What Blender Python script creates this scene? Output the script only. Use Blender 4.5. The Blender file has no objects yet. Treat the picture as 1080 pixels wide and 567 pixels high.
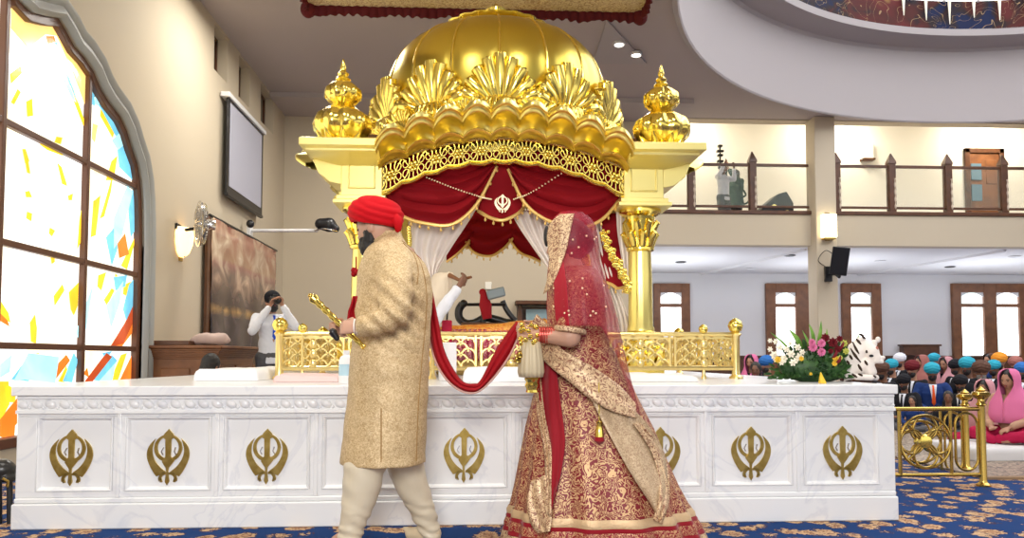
import bpy, bmesh, math, random
from math import sin, cos, pi, sqrt, atan, atan2, radians as R_
from mathutils import Vector, Matrix, Euler, noise
from mathutils.bvhtree import BVHTree
random.seed(7)
scene = bpy.context.scene
COL = scene.collection

# ------------------------------------------------------------------ camera
F = 800.0
CAM = Vector((0, 0, 0.96))
PSI = atan(0.05)
TILT = atan(0.05)
cam_data = bpy.data.cameras.new('camera')
cam = bpy.data.objects.new('camera', cam_data); COL.objects.link(cam)
cam.location = CAM
cam.rotation_euler = Euler((pi/2 + TILT, 0, -PSI))
cam_data.sensor_width = 36; cam_data.lens = F/1080*36
cam_data.shift_y = 53.5/1080
cam_data.clip_start = 0.05; cam_data.clip_end = 200
scene.camera = cam
RC = cam.rotation_euler.to_matrix()

def ray(px, py): return RC @ Vector(((px-540)/F, (337-py)/F, -1))
def PY(px, py, Y):
    d = ray(px, py); return CAM + d*((Y-CAM.y)/d.y)
def PX(px, py, X):
    d = ray(px, py); return CAM + d*((X-CAM.x)/d.x)
def PZ(px, py, Z):
    d = ray(px, py); return CAM + d*((Z-CAM.z)/d.z)
def lerp(a, b, t): return a+(b-a)*t
def interp(tab, x):
    if x <= tab[0][0]: return list(tab[0][1:])
    for p, q in zip(tab, tab[1:]):
        if x <= q[0]:
            t = (x-p[0])/(q[0]-p[0]); return [lerp(a, b, t) for a, b in zip(p[1:], q[1:])]
    return list(tab[-1][1:])
def smooth_path(pts, n=8, closed=False):
    pts = [Vector(p) for p in pts]; out = []; N = len(pts)
    rng = N if closed else N-1
    for i in range(rng):
        p0 = pts[(i-1) % N] if closed or i > 0 else pts[0]*2-pts[1]
        p1 = pts[i]; p2 = pts[(i+1) % N]
        p3 = pts[(i+2) % N] if closed or i+2 < N else pts[-1]*2-pts[-2]
        for k in range(n):
            t = k/n
            out.append(0.5*((2*p1)+(p2-p0)*t+(2*p0-5*p1+4*p2-p3)*t*t+(3*p1-p0-3*p2+p3)*t**3))
    if not closed: out.append(pts[-1])
    return out

# ------------------------------------------------------------------ mesh builder
class MB:
    def __init__(s): s.v = []; s.f = []; s.m = []; s.T = None; s.mi = 0
    def add(s, vs, fs):
        b = len(s.v)
        s.v += [(s.T @ Vector(p)) if s.T is not None else Vector(p) for p in vs]
        for f in fs: s.f.append([b+i for i in f]); s.m.append(s.mi)
        return s
    def box(s, x0, x1, y0, y1, z0, z1):
        vs = [(x, y, z) for x in (x0, x1) for y in (y0, y1) for z in (z0, z1)]
        return s.add(vs, [(0,1,3,2),(4,6,7,5),(0,4,5,1),(2,3,7,6),(0,2,6,4),(1,5,7,3)])
    def loft(s, rings, cap=True, closed=True):
        n = len(rings[0]); vs = [p for r in rings for p in r]; fs = []
        for i in range(len(rings)-1):
            for j in range(n if closed else n-1):
                k = (j+1) % n
                fs.append((i*n+j, i*n+k, (i+1)*n+k, (i+1)*n+j))
        if cap: fs.append(tuple(range(n))[::-1]); fs.append(tuple((len(rings)-1)*n+j for j in range(n)))
        return s.add(vs, fs)
    def grid(s, rows): return s.loft(rows, cap=False, closed=False)
    def lathe(s, prof, n=24, c=(0,0,0), mod=None, cap=True):
        rings = []
        for (r, z) in prof:
            ring = []
            for j in range(n):
                a = 2*pi*j/n; rr = r*(mod(a, z) if mod else 1)
                ring.append((c[0]+rr*cos(a), c[1]+rr*sin(a), c[2]+z))
            rings.append(ring)
        return s.loft(rings, cap=cap)
    def tube(s, pts, r, n=8, closed=False, flat=None, up=None):
        pts = [Vector(p) for p in pts]; N = len(pts); rings = []
        prev = None
        for i, p in enumerate(pts):
            if closed: t = pts[(i+1) % N]-pts[i-1]
            else: t = pts[min(i+1, N-1)]-pts[max(i-1, 0)]
            if t.length < 1e-9: t = Vector((0,0,1))
            t.normalize()
            if up is not None: a = Vector(up)
            elif prev is None: a = Vector((0,0,1)) if abs(t.z) < .9 else Vector((1,0,0))
            else: a = prev
            a = a-t*a.dot(t)
            if a.length < 1e-6: a = Vector((0,1,0)).cross(t)
            a.normalize(); prev = a
            b = t.cross(a); rr = r[i] if isinstance(r, (list, tuple)) else r
            fl = flat or 1
            rings.append([p+a*rr*fl*cos(2*pi*k/n)+b*rr*sin(2*pi*k/n) for k in range(n)])
        if closed: rings.append(rings[0]); return s.loft(rings, cap=False)
        return s.loft(rings)
    def ball(s, c, r, n=16, m=10, M=None):
        c = Vector(c); rx, ry, rz = (r, r, r) if isinstance(r, (int, float)) else r
        vs = []; fs = []
        def q(x, y, z):
            p = Vector((x*rx, y*ry, z*rz))
            return c+(M @ p if M is not None else p)
        vs.append(q(0,0,-1))
        for i in range(1, m):
            th = -pi/2+pi*i/m
            for j in range(n): vs.append(q(cos(th)*cos(2*pi*j/n), cos(th)*sin(2*pi*j/n), sin(th)))
        vs.append(q(0,0,1)); top = len(vs)-1
        for j in range(n):
            k = (j+1) % n
            fs.append((0, 1+k, 1+j)); fs.append((top, 1+(m-2)*n+j, 1+(m-2)*n+k))
            for i in range(m-2): fs.append((1+i*n+j, 1+i*n+k, 1+(i+1)*n+k, 1+(i+1)*n+j))
        return s.add(vs, fs)
    def chain(s, pts, rad, n=12):
        pts = [Vector(p) for p in pts]
        for p, r in zip(pts, rad): s.ball(p, r, n, 8)
        for i in range(len(pts)-1):
            if (pts[i+1]-pts[i]).length > 1e-5: s.tube([pts[i], pts[i+1]], [rad[i], rad[i+1]], n)
        return s
    def prism(s, poly, mp, d):
        # poly: 2D points; mp(u,v,w) -> 3D ; d thickness
        n = len(poly)
        vs = [mp(u, v, 0) for u, v in poly]+[mp(u, v, d) for u, v in poly]
        fs = [tuple(range(n)), tuple(range(2*n-1, n-1, -1))]+[(i, (i+1) % n, n+(i+1) % n, n+i) for i in range(n)]
        return s.add(vs, fs)
    def band(s, outer, inner, mp, d):
        # closed ring between two loops of equal count
        n = len(outer)
        for i in range(n):
            j = (i+1) % n
            a = [mp(*outer[i], 0), mp(*outer[j], 0), mp(*inner[j], 0), mp(*inner[i], 0)]
            b = [mp(*outer[i], d), mp(*outer[j], d), mp(*inner[j], d), mp(*inner[i], d)]
            s.add(a+b, [(0,1,2,3),(7,6,5,4),(0,4,5,1),(2,6,7,3)])
        return s
    def mesh(s, name, weld=False):
        me = bpy.data.meshes.new(name)
        me.from_pydata([tuple(v) for v in s.v], [], s.f)
        me.polygons.foreach_set('material_index', s.m)
        bm = bmesh.new(); bm.from_mesh(me)
        if weld: bmesh.ops.remove_doubles(bm, verts=bm.verts, dist=1e-5)
        bmesh.ops.recalc_face_normals(bm, faces=bm.faces)
        bm.to_mesh(me); bm.free()
        return me

def ellring(c, a, b, n=32, rot=0, mod=None):
    out = []
    for k in range(n):
        t = 2*pi*k/n; m = mod(t) if mod else 1
        x, y = a*cos(t)*m, b*sin(t)*m
        out.append(Vector((c[0]+x*cos(rot)-y*sin(rot), c[1]+x*sin(rot)+y*cos(rot), c[2])))
    return out

def finish(me, ang=40):
    for p in me.polygons: p.use_smooth = True
    try: me.set_sharp_from_angle(angle=R_(ang))
    except Exception: pass

def put(name, me, mats, parent=None, ang=40):
    o = bpy.data.objects.new(name, me); COL.objects.link(o)
    if not isinstance(mats, (list, tuple)): mats = [mats]
    for m in mats: me.materials.append(m)
    finish(me, ang)
    if parent is not None:
        o.parent = parent
        if parent.get('_root'): o.location = -Vector(parent['_root'])
    return o
def obj(name, mb, mats, parent=None, ang=40, bevel=0, weld=False):
    o = put(name, mb.mesh(name, weld), mats, parent, ang)
    if bevel:
        b = o.modifiers.new('bevel', 'BEVEL'); b.width = bevel; b.segments = 2; b.limit_method = 'ANGLE'; b.angle_limit = R_(50)
    return o
def thing(name, label, cat, loc=(0,0,0), group=None):
    o = bpy.data.objects.new(name, None); COL.objects.link(o); o.empty_display_size = .1
    o.location = loc; o['_root'] = list(loc)
    o['label'] = label; o['category'] = cat
    if group: o['group'] = group
    return o
def tag(o, label, cat, group=None, kind=None):
    o['label'] = label; o['category'] = cat
    if group: o['group'] = group
    if kind: o['kind'] = kind
    return o
def struct(o): o['kind'] = 'structure'; return o
def sroot(name, loc=(0,0,0)):
    o = bpy.data.objects.new(name, None); COL.objects.link(o); o.location = loc; o['_root'] = list(loc); o['kind'] = 'structure'
    return o
def copy_tree(o, parent=None):
    c = o.copy(); COL.objects.link(c)
    if parent is not None: c.parent = parent
    for ch in list(o.children): copy_tree(ch, c)
    return c

def remesh(mb, voxel, smooth=4, disp=None, dec=None):
    me = mb.mesh('tmp')
    o = bpy.data.objects.new('tmp', me); COL.objects.link(o)
    r = o.modifiers.new('r', 'REMESH'); r.mode = 'VOXEL'; r.voxel_size = voxel
    if smooth:
        q = o.modifiers.new('s', 'SMOOTH'); q.factor = .5; q.iterations = smooth
    dg = bpy.context.evaluated_depsgraph_get(); dg.update()
    res = bpy.data.meshes.new_from_object(o.evaluated_get(dg))
    bpy.data.objects.remove(o); bpy.data.meshes.remove(me)
    if disp:
        ns = [v.normal.copy() for v in res.vertices]
        for v, nn in zip(res.vertices, ns): v.co = v.co+nn*disp(v.co)
    return res
def bvh(me): return BVHTree.FromPolygons([v.co.copy() for v in me.vertices], [tuple(p.vertices) for p in me.polygons])

# ------------------------------------------------------------------ materials
def mat(name, col, rough=.5, metal=0, bump=None, var=None, emit=None, alpha=None, sheen=0, coat=0, trans=0):
    m = bpy.data.materials.new(name); m.use_nodes = True
    nt = m.node_tree; b = nt.nodes['Principled BSDF']
    b.inputs['Base Color'].default_value = (*col, 1)
    b.inputs['Roughness'].default_value = rough; b.inputs['Metallic'].default_value = metal
    if sheen: b.inputs['Sheen Weight'].default_value = sheen
    if coat: b.inputs['Coat Weight'].default_value = coat
    if metal == 0 and rough >= .6: b.inputs['Specular IOR Level'].default_value = .18
    if trans: b.inputs['Transmission Weight'].default_value = trans
    if emit: b.inputs['Emission Color'].default_value = (*emit[0], 1); b.inputs['Emission Strength'].default_value = emit[1]
    if alpha is not None: b.inputs['Alpha'].default_value = alpha
    tc = nt.nodes.new('ShaderNodeTexCoord')
    if var:   # (scale, second colour, contrast lo, hi)
        n = nt.nodes.new('ShaderNodeTexNoise'); n.inputs['Scale'].default_value = var[0]; n.inputs['Detail'].default_value = 5
        nt.links.new(tc.outputs['Object'], n.inputs['Vector'])
        r = nt.nodes.new('ShaderNodeValToRGB'); r.color_ramp.elements[0].position = var[2]; r.color_ramp.elements[1].position = var[3]
        r.color_ramp.elements[0].color = (*col, 1); r.color_ramp.elements[1].color = (*var[1], 1)
        nt.links.new(n.outputs['Fac'], r.inputs['Fac']); nt.links.new(r.outputs['Color'], b.inputs['Base Color'])
    if bump:  # (scale, strength, distance)
        n = nt.nodes.new('ShaderNodeTexNoise'); n.inputs['Scale'].default_value = bump[0]; n.inputs['Detail'].default_value = 4
        nt.links.new(tc.outputs['Object'], n.inputs['Vector'])
        u = nt.nodes.new('ShaderNodeBump'); u.inputs['Strength'].default_value = bump[1]; u.inputs['Distance'].default_value = bump[2] if len(bump) > 2 else .01
        nt.links.new(n.outputs['Fac'], u.inputs['Height']); nt.links.new(u.outputs['Normal'], b.inputs['Normal'])
    return m
def N(m, t, **kw):
    n = m.node_tree.nodes.new(t)
    for k, v in kw.items():
        if hasattr(n, k): setattr(n, k, v)
        else: n.inputs[k.replace('_', ' ')].default_value = v
    return n
def L(m, a, b): m.node_tree.links.new(a, b)
def BS(m): return m.node_tree.nodes['Principled BSDF']

def embroidery(name, base, thread, scale, width=.5, freq=5.0, rough=.5, alpha=None, metal=.25, dens=1.0):
    """curling contour lines of a noise field, read as scrolling thread work"""
    m = mat(name, base, rough, alpha=alpha)
    tc = N(m, 'ShaderNodeTexCoord')
    n = N(m, 'ShaderNodeTexNoise', Scale=scale, Detail=1.0, Distortion=1.2)
    L(m, tc.outputs['Object'], n.inputs['Vector'])
    mu = N(m, 'ShaderNodeMath', operation='MULTIPLY'); mu.inputs[1].default_value = freq; L(m, n.outputs['Fac'], mu.inputs[0])
    fr = N(m, 'ShaderNodeMath', operation='PINGPONG'); fr.inputs[1].default_value = .5; L(m, mu.outputs[0], fr.inputs[0])
    v = N(m, 'ShaderNodeTexVoronoi', Scale=scale*2.2); L(m, tc.outputs['Object'], v.inputs['Vector'])
    lt = N(m, 'ShaderNodeMath', operation='LESS_THAN'); lt.inputs[1].default_value = .5*width; L(m, fr.outputs[0], lt.inputs[0])
    gt = N(m, 'ShaderNodeMath', operation='LESS_THAN'); gt.inputs[1].default_value = .24*dens; L(m, v.outputs['Distance'], gt.inputs[0])
    mx = N(m, 'ShaderNodeMath', operation='MAXIMUM'); L(m, lt.outputs[0], mx.inputs[0]); L(m, gt.outputs[0], mx.inputs[1])
    mix = N(m, 'ShaderNodeMix', data_type='RGBA'); mix.inputs[6].default_value = (*base, 1); mix.inputs[7].default_value = (*thread, 1)
    L(m, mx.outputs[0], mix.inputs[0]); L(m, mix.outputs[2], BS(m).inputs['Base Color'])
    mm = N(m, 'ShaderNodeMath', operation='MULTIPLY'); mm.inputs[1].default_value = metal; L(m, mx.outputs[0], mm.inputs[0]); L(m, mm.outputs[0], BS(m).inputs['Metallic'])
    bu = N(m, 'ShaderNodeBump'); bu.inputs['Distance'].default_value = .004; bu.inputs['Strength'].default_value = .6
    L(m, mx.outputs[0], bu.inputs['Height']); L(m, bu.outputs['Normal'], BS(m).inputs['Normal'])
    if alpha is not None:
        am = N(m, 'ShaderNodeMapRange'); am.inputs[3].default_value = alpha; am.inputs[4].default_value = .95
        L(m, mx.outputs[0], am.inputs[0]); L(m, am.outputs[0], BS(m).inputs['Alpha'])
    return m

Mt = {}
Mt['gold'] = mat('polished_gold', (.93, .73, .17), .2, 1, bump=(14, .12, .01))
Mt['gold_satin'] = mat('satin_gold', (.93, .78, .25), .3, 1, bump=(9, .08, .01))
Mt['gold_pale'] = mat('pale_gold_leaf', (.92, .79, .30), .4, .85)
Mt['gold_dome'] = mat('dome_gold', (.72, .56, .10), .3, 1, bump=(5, .06, .02))
Mt['brass'] = mat('brass', (.55, .37, .09), .22, 1)
Mt['gold_rail'] = mat('rail_gold', (.86, .68, .28), .3, 1)
Mt['plate_gold'] = mat('emblem_gold', (.42, .29, .07), .28, .9, var=(18, (.55, .40, .12), .4, .6))
Mt['wall'] = mat('cream_paint', (.54, .465, .35), .7, bump=(120, .03))
Mt['wall2'] = mat('gallery_paint', (.80, .77, .68), .7)
Mt['white_paint'] = mat('white_paint', (.72, .715, .72), .6)
Mt['ceiling'] = mat('ceiling_paint', (.45, .40, .39), .7)
Mt['drum'] = mat('drum_plaster', (.42, .385, .385), .7)
Mt['wood'] = mat('dark_wood', (.075, .028, .012), .35, var=(6, (.12, .045, .018), .35, .7))
Mt['wood2'] = mat('red_wood', (.22, .085, .03), .4, var=(5, (.14, .05, .018), .35, .7))
Mt['window_wood'] = mat('stained_window_wood', (.12, .045, .02), .4)
Mt['glow'] = mat('bright_daylight_glass', (1, 1, 1), .3, emit=((1, 1, 1), 1.6))
Mt['lamp'] = mat('lamp_glass', (1, .9, .7), .4, emit=((1, .85, .5), 3.5))
Mt['spot'] = mat('spot_lamp_face', (1, 1, 1), .4, emit=((1, .95, .85), 9))
Mt['black'] = mat('black_plastic', (.012, .012, .014), .35)
Mt['black_cloth'] = mat('black_cloth', (.014, .014, .018), .85)
Mt['steel'] = mat('polished_steel', (.7, .7, .7), .2, 1)
Mt['velvet'] = mat('red_velvet', (.235, .003, .008), .8)
Mt['white_satin'] = mat('white_satin', (.82, .74, .68), .45, bump=(30, .1))
Mt['pearl'] = mat('cream_bead', (.85, .7, .45), .3, .2)
Mt['white_sheet'] = mat('white_sheet', (.85, .84, .84), .8, bump=(8, .3, .02))
Mt['skin'] = mat('skin', (.42, .21, .13), .55)
Mt['skin_dark'] = mat('skin_dark', (.20, .09, .05), .55)
Mt['skin_pale'] = mat('skin_pale', (.50, .28, .19), .55)
Mt['hair'] = mat('black_hair', (.012, .009, .008), .55, bump=(160, .4))
Mt['eye'] = mat('eye', (.03, .02, .015), .2)
# ------------------------------------------------------------------ the room
XL, YB, ZC = -4.0, 16.0, 6.15
GX = PY(681, 250, YB).x            # right end of the solid back wall
GZ0 = PY(760, 258, YB).z; GZ1 = PY(760, 224, YB).z; GZ2 = ZC-.12
YG = 21.5; YU = 18.6; ZU = 7.2

# carpet
m = mat('blue_carpet', (.012, .045, .22), .95)
tc = N(m, 'ShaderNodeTexCoord')
nz = N(m, 'ShaderNodeTexNoise', Scale=3.0, Detail=2.0); L(m, tc.outputs['Object'], nz.inputs['Vector'])
ad = N(m, 'ShaderNodeMix', data_type='VECTOR'); ad.inputs[0].default_value = .12
L(m, tc.outputs['Object'], ad.inputs[4]); L(m, nz.outputs['Color'], ad.inputs[5])
vo = N(m, 'ShaderNodeTexVoronoi', Scale=7.5); L(m, ad.outputs[1], vo.inputs['Vector'])
n2 = N(m, 'ShaderNodeTexNoise', Scale=26.0, Detail=3.0, Distortion=1.5); L(m, tc.outputs['Object'], n2.inputs['Vector'])
a1 = N(m, 'ShaderNodeMath', operation='ADD'); L(m, vo.outputs['Distance'], a1.inputs[0])
s1 = N(m, 'ShaderNodeMath', operation='MULTIPLY'); s1.inputs[1].default_value = .75; L(m, n2.outputs['Fac'], s1.inputs[0]); L(m, s1.outputs[0], a1.inputs[1])
rp = N(m, 'ShaderNodeValToRGB'); rp.color_ramp.interpolation = 'CONSTANT'
rp.color_ramp.elements[0].color = (.45, .26, .14, 1); rp.color_ramp.elements[0].position = 0
rp.color_ramp.elements[1].color = (.006, .038, .15, 1); rp.color_ramp.elements[1].position = .84
for pos, c in ((.50, (.22, .10, .06, 1)), (.60, (.55, .36, .20, 1)), (.76, (.05, .03, .06, 1))):
    e = rp.color_ramp.elements.new(pos); e.color = c
L(m, a1.outputs[0], rp.inputs['Fac']); L(m, rp.outputs['Color'], BS(m).inputs['Base Color'])
Mt['carpet'] = m
struct(obj('floor', MB().box(-9, 22, -4, 24, -.05, 0), Mt['carpet']))

# ceiling with the round opening
HC = (9.95, 8.35); HR = 7.42
mb = MB(); NN = 128
circ = []; rect = []
x0, x1, y0, y1 = XL-.3, 22, -4, YB+.0
for i in range(NN):
    a = 2*pi*i/NN; c, s_ = cos(a), sin(a)
    circ.append((HC[0]+HR*c, HC[1]+HR*s_))
    ts = [((x1 if c > 0 else x0)-HC[0])/c if abs(c) > 1e-9 else 1e9, ((y1 if s_ > 0 else y0)-HC[1])/s_ if abs(s_) > 1e-9 else 1e9]
    t = max(HR+.01, min(ts)); rect.append((HC[0]+t*c, HC[1]+t*s_))
mb.loft([[(x, y, ZC) for x, y in circ], [(x, y, ZC) for x, y in rect], [(x, y, ZC+.12) for x, y in rect], [(x, y, ZC+.12) for x, y in circ]], cap=False)
for (cx_, cy_) in ((x1, y1), (x0, y1), (x1, y0), (x0, y0)):
    near = sorted(rect, key=lambda p: (p[0]-cx_)**2+(p[1]-cy_)**2)[:2]
    mb.add([(cx_, cy_, ZC), (*near[0], ZC), (*near[1], ZC)], [(0, 1, 2)])
struct(obj('ceiling', mb, Mt['ceiling']))
# rim of the opening and drum wall rising from it
mb = MB(); rings = []
for (r, z) in ((HR+.03, ZC+.0), (HR+.03, ZC-.09), (HR-.05, ZC-.12), (HR-.07, ZC-.09), (HR-.05, 7.60), (HR-.10, 7.66), (HR-.62, 7.72), (HR-.64, 7.85), (HR-.45, 7.90), (HR-.45, 7.94)):
    rings.append([(HC[0]+r*cos(2*pi*i/NN), HC[1]+r*sin(2*pi*i/NN), z) for i in range(NN)])
mb.loft(rings, cap=False)
struct(obj('ceiling_drum', mb, Mt['drum'], ang=30))
m = mat('painted_frieze', (.28, .05, .04), .6)
tc = N(m, 'ShaderNodeTexCoord'); n1 = N(m, 'ShaderNodeTexNoise', Scale=.9, Detail=3.0, Distortion=1.0); L(m, tc.outputs['Object'], n1.inputs['Vector'])
rp = N(m, 'ShaderNodeValToRGB'); rp.color_ramp.interpolation = 'EASE'
rp.color_ramp.elements[0].color = (.006, .012, .05, 1); rp.color_ramp.elements[0].position = .36
rp.color_ramp.elements[1].color = (.065, .014, .012, 1); rp.color_ramp.elements[1].position = .50
for pos, c in ((.43, (.02, .012, .015, 1)), (.62, (.10, .015, .015, 1)), (.68, (.22, .12, .04, 1)), (.74, (.05, .015, .012, 1))):
    e = rp.color_ramp.elements.new(pos); e.color = c
L(m, n1.outputs['Fac'], rp.inputs['Fac'])
n3 = N(m, 'ShaderNodeTexNoise', Scale=1.7, Detail=1.0, Distortion=1.4); L(m, tc.outputs['Object'], n3.inputs['Vector'])
pp = N(m, 'ShaderNodeMath', operation='PINGPONG'); pp.inputs[1].default_value = .09; L(m, n3.outputs['Fac'], pp.inputs[0])
lt = N(m, 'ShaderNodeMath', operation='LESS_THAN'); lt.inputs[1].default_value = .004; L(m, pp.outputs[0], lt.inputs[0])
mx = N(m, 'ShaderNodeMix', data_type='RGBA'); mx.inputs[7].default_value = (.30, .20, .10, 1)
L(m, lt.outputs[0], mx.inputs[0]); L(m, rp.outputs['Color'], mx.inputs[6]); L(m, mx.outputs[2], BS(m).inputs['Base Color'])
mb = MB(); mb.loft([[(HC[0]+(HR-.45)*cos(2*pi*i/NN), HC[1]+(HR-.45)*sin(2*pi*i/NN), z) for i in range(NN)] for z in (7.92, 8.54)], cap=False)
struct(obj('ceiling_drum_frieze', mb, m))
mb = MB(); mb.loft([[(HC[0]+(HR-.45)*cos(2*pi*i/NN), HC[1]+(HR-.45)*sin(2*pi*i/NN), z) for i in range(NN)] for z in (8.54, 9.8)], cap=False)
mb.loft([[(HC[0]+r*cos(2*pi*i/NN), HC[1]+r*sin(2*pi*i/NN), z) for i in range(NN)] for r, z in ((HR-.45, 9.8), (5, 10.6), (2.5, 11.2), (.1, 11.4))], cap=False)
struct(obj('ceiling_skylight', mb, mat('skylight_glass', (1,1,1), .4, emit=((.95, .97, 1), 1.5))))
mb = MB()
for i in range(60):
    a = 2*pi*i/60; r = HR-.5
    mb.tube([(HC[0]+r*cos(a), HC[1]+r*sin(a), 8.5), (HC[0]+r*cos(a), HC[1]+r*sin(a), 9.8)], .03, 6)
struct(obj('ceiling_skylight_frame', mb, Mt['drum']))
# pale pointed finials standing on the frieze
mb = MB()
for i in range(12):
    a = pi*.28+i*.075; r = HR-.50
    c = Vector((HC[0]+r*cos(a), HC[1]+r*sin(a), 0))
    mb.tube([c+Vector((0,0,8.02+.07*(i % 3))), c+Vector((0,0,8.56))], [.008, .04], 6)
struct(obj('ceiling_drum_trim', mb, mat('pale_trim', (.9, .85, .7), .5)))
# ceiling cove step close to the back wall
struct(obj('ceiling_beam', MB().box(XL, 4.4, YB-1.2, YB, ZC-.10, ZC-.002), Mt['ceiling']))

# back wall, left solid part and gallery
mb = MB(); mb.box(XL-.3, GX, YB, YB+.3, 0, ZC)
struct(obj('wall_back', mb, Mt['wall']))
mb = MB(); mb.box(GX, 22, YB, YB+.3, GZ0, GZ1-.02)
struct(obj('wall_gallery_fascia', mb, Mt['wall']))
struct(obj('wall_gallery_side', MB().box(GX-.3, GX, YB+.3, YG, 0, ZU), Mt['wall2']))
struct(obj('floor_gallery', MB().box(GX, 22, YB+.3, YG, GZ0, GZ0+.35), Mt['white_paint']))
struct(obj('wall_rear_upper', MB().box(GX, 22, YU, YU+.2, GZ0+.35, ZU), Mt['wall2']))
struct(obj('ceiling_gallery', MB().box(GX-.3, 22, YB-.0, YU, ZU, ZU+.1), Mt['wall2']))
mb = MB(); mb.box(GX, 22, YG, YG+.2, 0, GZ0)
struct(obj('wall_rear_lower', mb, Mt['white_paint']))
zz = PY(900, 377, YG).z
mb = MB(); mb.box(GX, 22, YG-.06, YG, 0, zz); mb.box(GX, 22, YG-.10, YG, zz, zz+.06)
struct(obj('wall_rear_dado', mb, Mt['wood'], bevel=.01))
struct(obj('wall_gallery_head', MB().box(GX, 22, YB, YB+.3, ZC-.02, ZU), Mt['wall']))
# pillar
pa = PY(861, 250, YB-.25); pb = PY(883, 250, YB-.25)
mb = MB(); mb.box(pa.x, pb.x, YB-.25, YB+.2, 0, ZC)
struct(obj('pillar', mb, Mt['wall'], bevel=.02))
# right and remaining parts of the shell
struct(obj('wall_right', MB().box(22, 22.2, 4, 24, 0, ZC), Mt['white_paint']))

# rear windows under the gallery
def rear_window(n, xa, xb, lights, ytop=299, ymid=322):
    r = sroot('window_%d' % n, (PY((xa+xb)/2, 370, YG).x, YG, 0))
    z1 = PY(xa, ytop, YG).z; zm = PY(xa, ymid, YG).z; X0 = PY(xa, 340, YG).x; X1 = PY(xb, 340, YG).x
    fr = MB(); gl = MB(); hd = MB()
    xs = [X0]
    for (a, b) in lights: xs += [PY(a, 340, YG).x, PY(b, 340, YG).x]
    xs.append(X1)
    y0, y1 = YG-.12, YG-.002
    for i in range(0, len(xs), 2): fr.box(xs[i], xs[i+1], y0, y1, .3, z1)
    for i in range(1, len(xs)-1, 2):
        a, b = xs[i], xs[i+1]
        fr.box(a, b, y0, y1, z1-.26, z1); fr.box(a, b, y0, y1, zm-.05, zm+.05); fr.box(a, b, y0, y1, .3, .5)
        # arched head of the upper light
        pts = [(a, z1-.26)]+[(lerp(a, b, t/10), z1-.26-.13*(1-sin(pi*t/10))) for t in range(11)]+[(b, z1-.26)]
        hd.prism(pts, lambda u, v, w: (u, y0+.03+w, v), .04)
        gl.box(a, b, YG-.03, YG-.005, .5, z1-.2)
    obj('window_frame', fr, Mt['window_wood'] if 0 else Mt['wood2'], r, bevel=.008); obj('window_head', hd, Mt['white_paint'], r)
    obj('window_glass', gl, Mt['day_view'], r)
m = mat('daylight_view', (1,1,1), .3, emit=((1,1,1), 1.6))
tc = N(m, 'ShaderNodeTexCoord'); n1 = N(m, 'ShaderNodeTexNoise', Scale=1.6, Detail=4.0); L(m, tc.outputs['Object'], n1.inputs['Vector'])
rp = N(m, 'ShaderNodeValToRGB'); rp.color_ramp.elements[0].position = .34; rp.color_ramp.elements[1].position = .50
rp.color_ramp.elements[0].color = (.30, .42, .38, 1); rp.color_ramp.elements[1].color = (1, 1, 1, 1)
L(m, n1.outputs['Fac'], rp.inputs['Fac']); L(m, rp.outputs['Color'], BS(m).inputs['Emission Color'])
Mt['day_view'] = m
rear_window(2, 689, 727, [(696, 718)], 299)
rear_window(3, 807, 857, [(817, 838)])
rear_window(4, 887, 928, [(896, 918)])
rear_window(5, 1003, 1120, [(1012, 1036), (1049, 1073), (1084, 1108)])

# small ceiling fittings under the gallery
for i, (px, py) in enumerate(((718, 276), (792, 283), (833, 269), (928, 275), (1002, 281), (1070, 270))):
    p = PZ(px, py, GZ0-.004)
    mb = MB(); mb.lathe([(.0, 0), (.13, 0), (.14, -.012), (.11, -.02), (.10, -.008), (0, -.008)], 20, p)
    o = obj('ceiling_downlight', mb, Mt['white_paint' if i % 2 else 'black'])
    tag(o, ['round downlight in the soffit just right of the canopy column', 'round downlight in the soffit midway between canopy and pillar',
            'dark round downlight in the soffit just left of the pillar', 'round fitting in the soffit right of the wall speaker',
            'round fitting in the soffit above the windowless white wall', 'dark round fitting in the soffit at the right edge of the photo'][i], 'ceiling light', 'downlights under the gallery')
# white strips modelled in place of slanted light bands on the soffit
mb = MB(); p = PZ(905, 289, GZ0); q = PZ(1060, 263, GZ0)
mb.tube([p, q], .05, 4)
p = PZ(736, 289, GZ0); q = PZ(850, 262, GZ0); mb.tube([p, q], .05, 4)
struct(obj('ceiling_soffit_light_band', mb, Mt['white_paint']))

# ------------------------------------------------------------------ left wall with arched stained glass window
WC = 6.5
half = [(12, -22), (24, 2), (35, 13), (50, 17), (64, 19), (72, 32), (81, 49), (91, 60), (101, 75), (108, 92), (116, 106), (129, 123), (136, 138), (141, 155), (147, 172), (150, 190), (151.5, 210), (152, 230), (152, 260)]
hp = []
for (x, y) in half:
    p = PX(x, y, XL); hp.append((p.y, p.z))
YJ = hp[-1][0]; ZS = .22
hp[0] = (WC, max(hp[0][1], 4.45)); 
right = hp+[(YJ, ZS)]
left = [(2*WC-y, z) for y, z in right[::-1]][:-1]
loop = left+right            # from lower-left jamb over apex to lower-right jamb
def offs(pts, d):
    out = []
    for i, (y, z) in enumerate(pts):
        a = pts[max(i-1, 0)]; b = pts[min(i+1, len(pts)-1)]
        t = Vector((b[0]-a[0], b[1]-a[1])).normalized(); out.append((y-t.y*d, z+t.x*d))
    return out
# wall as polygon fan around the opening: strips from the opening loop to the wall's outline
zt = ZC
mb = MB()
def wall_quad(y0, y1, z0, z1): mb.box(XL-.3, XL, y0, y1, z0, z1)
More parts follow.
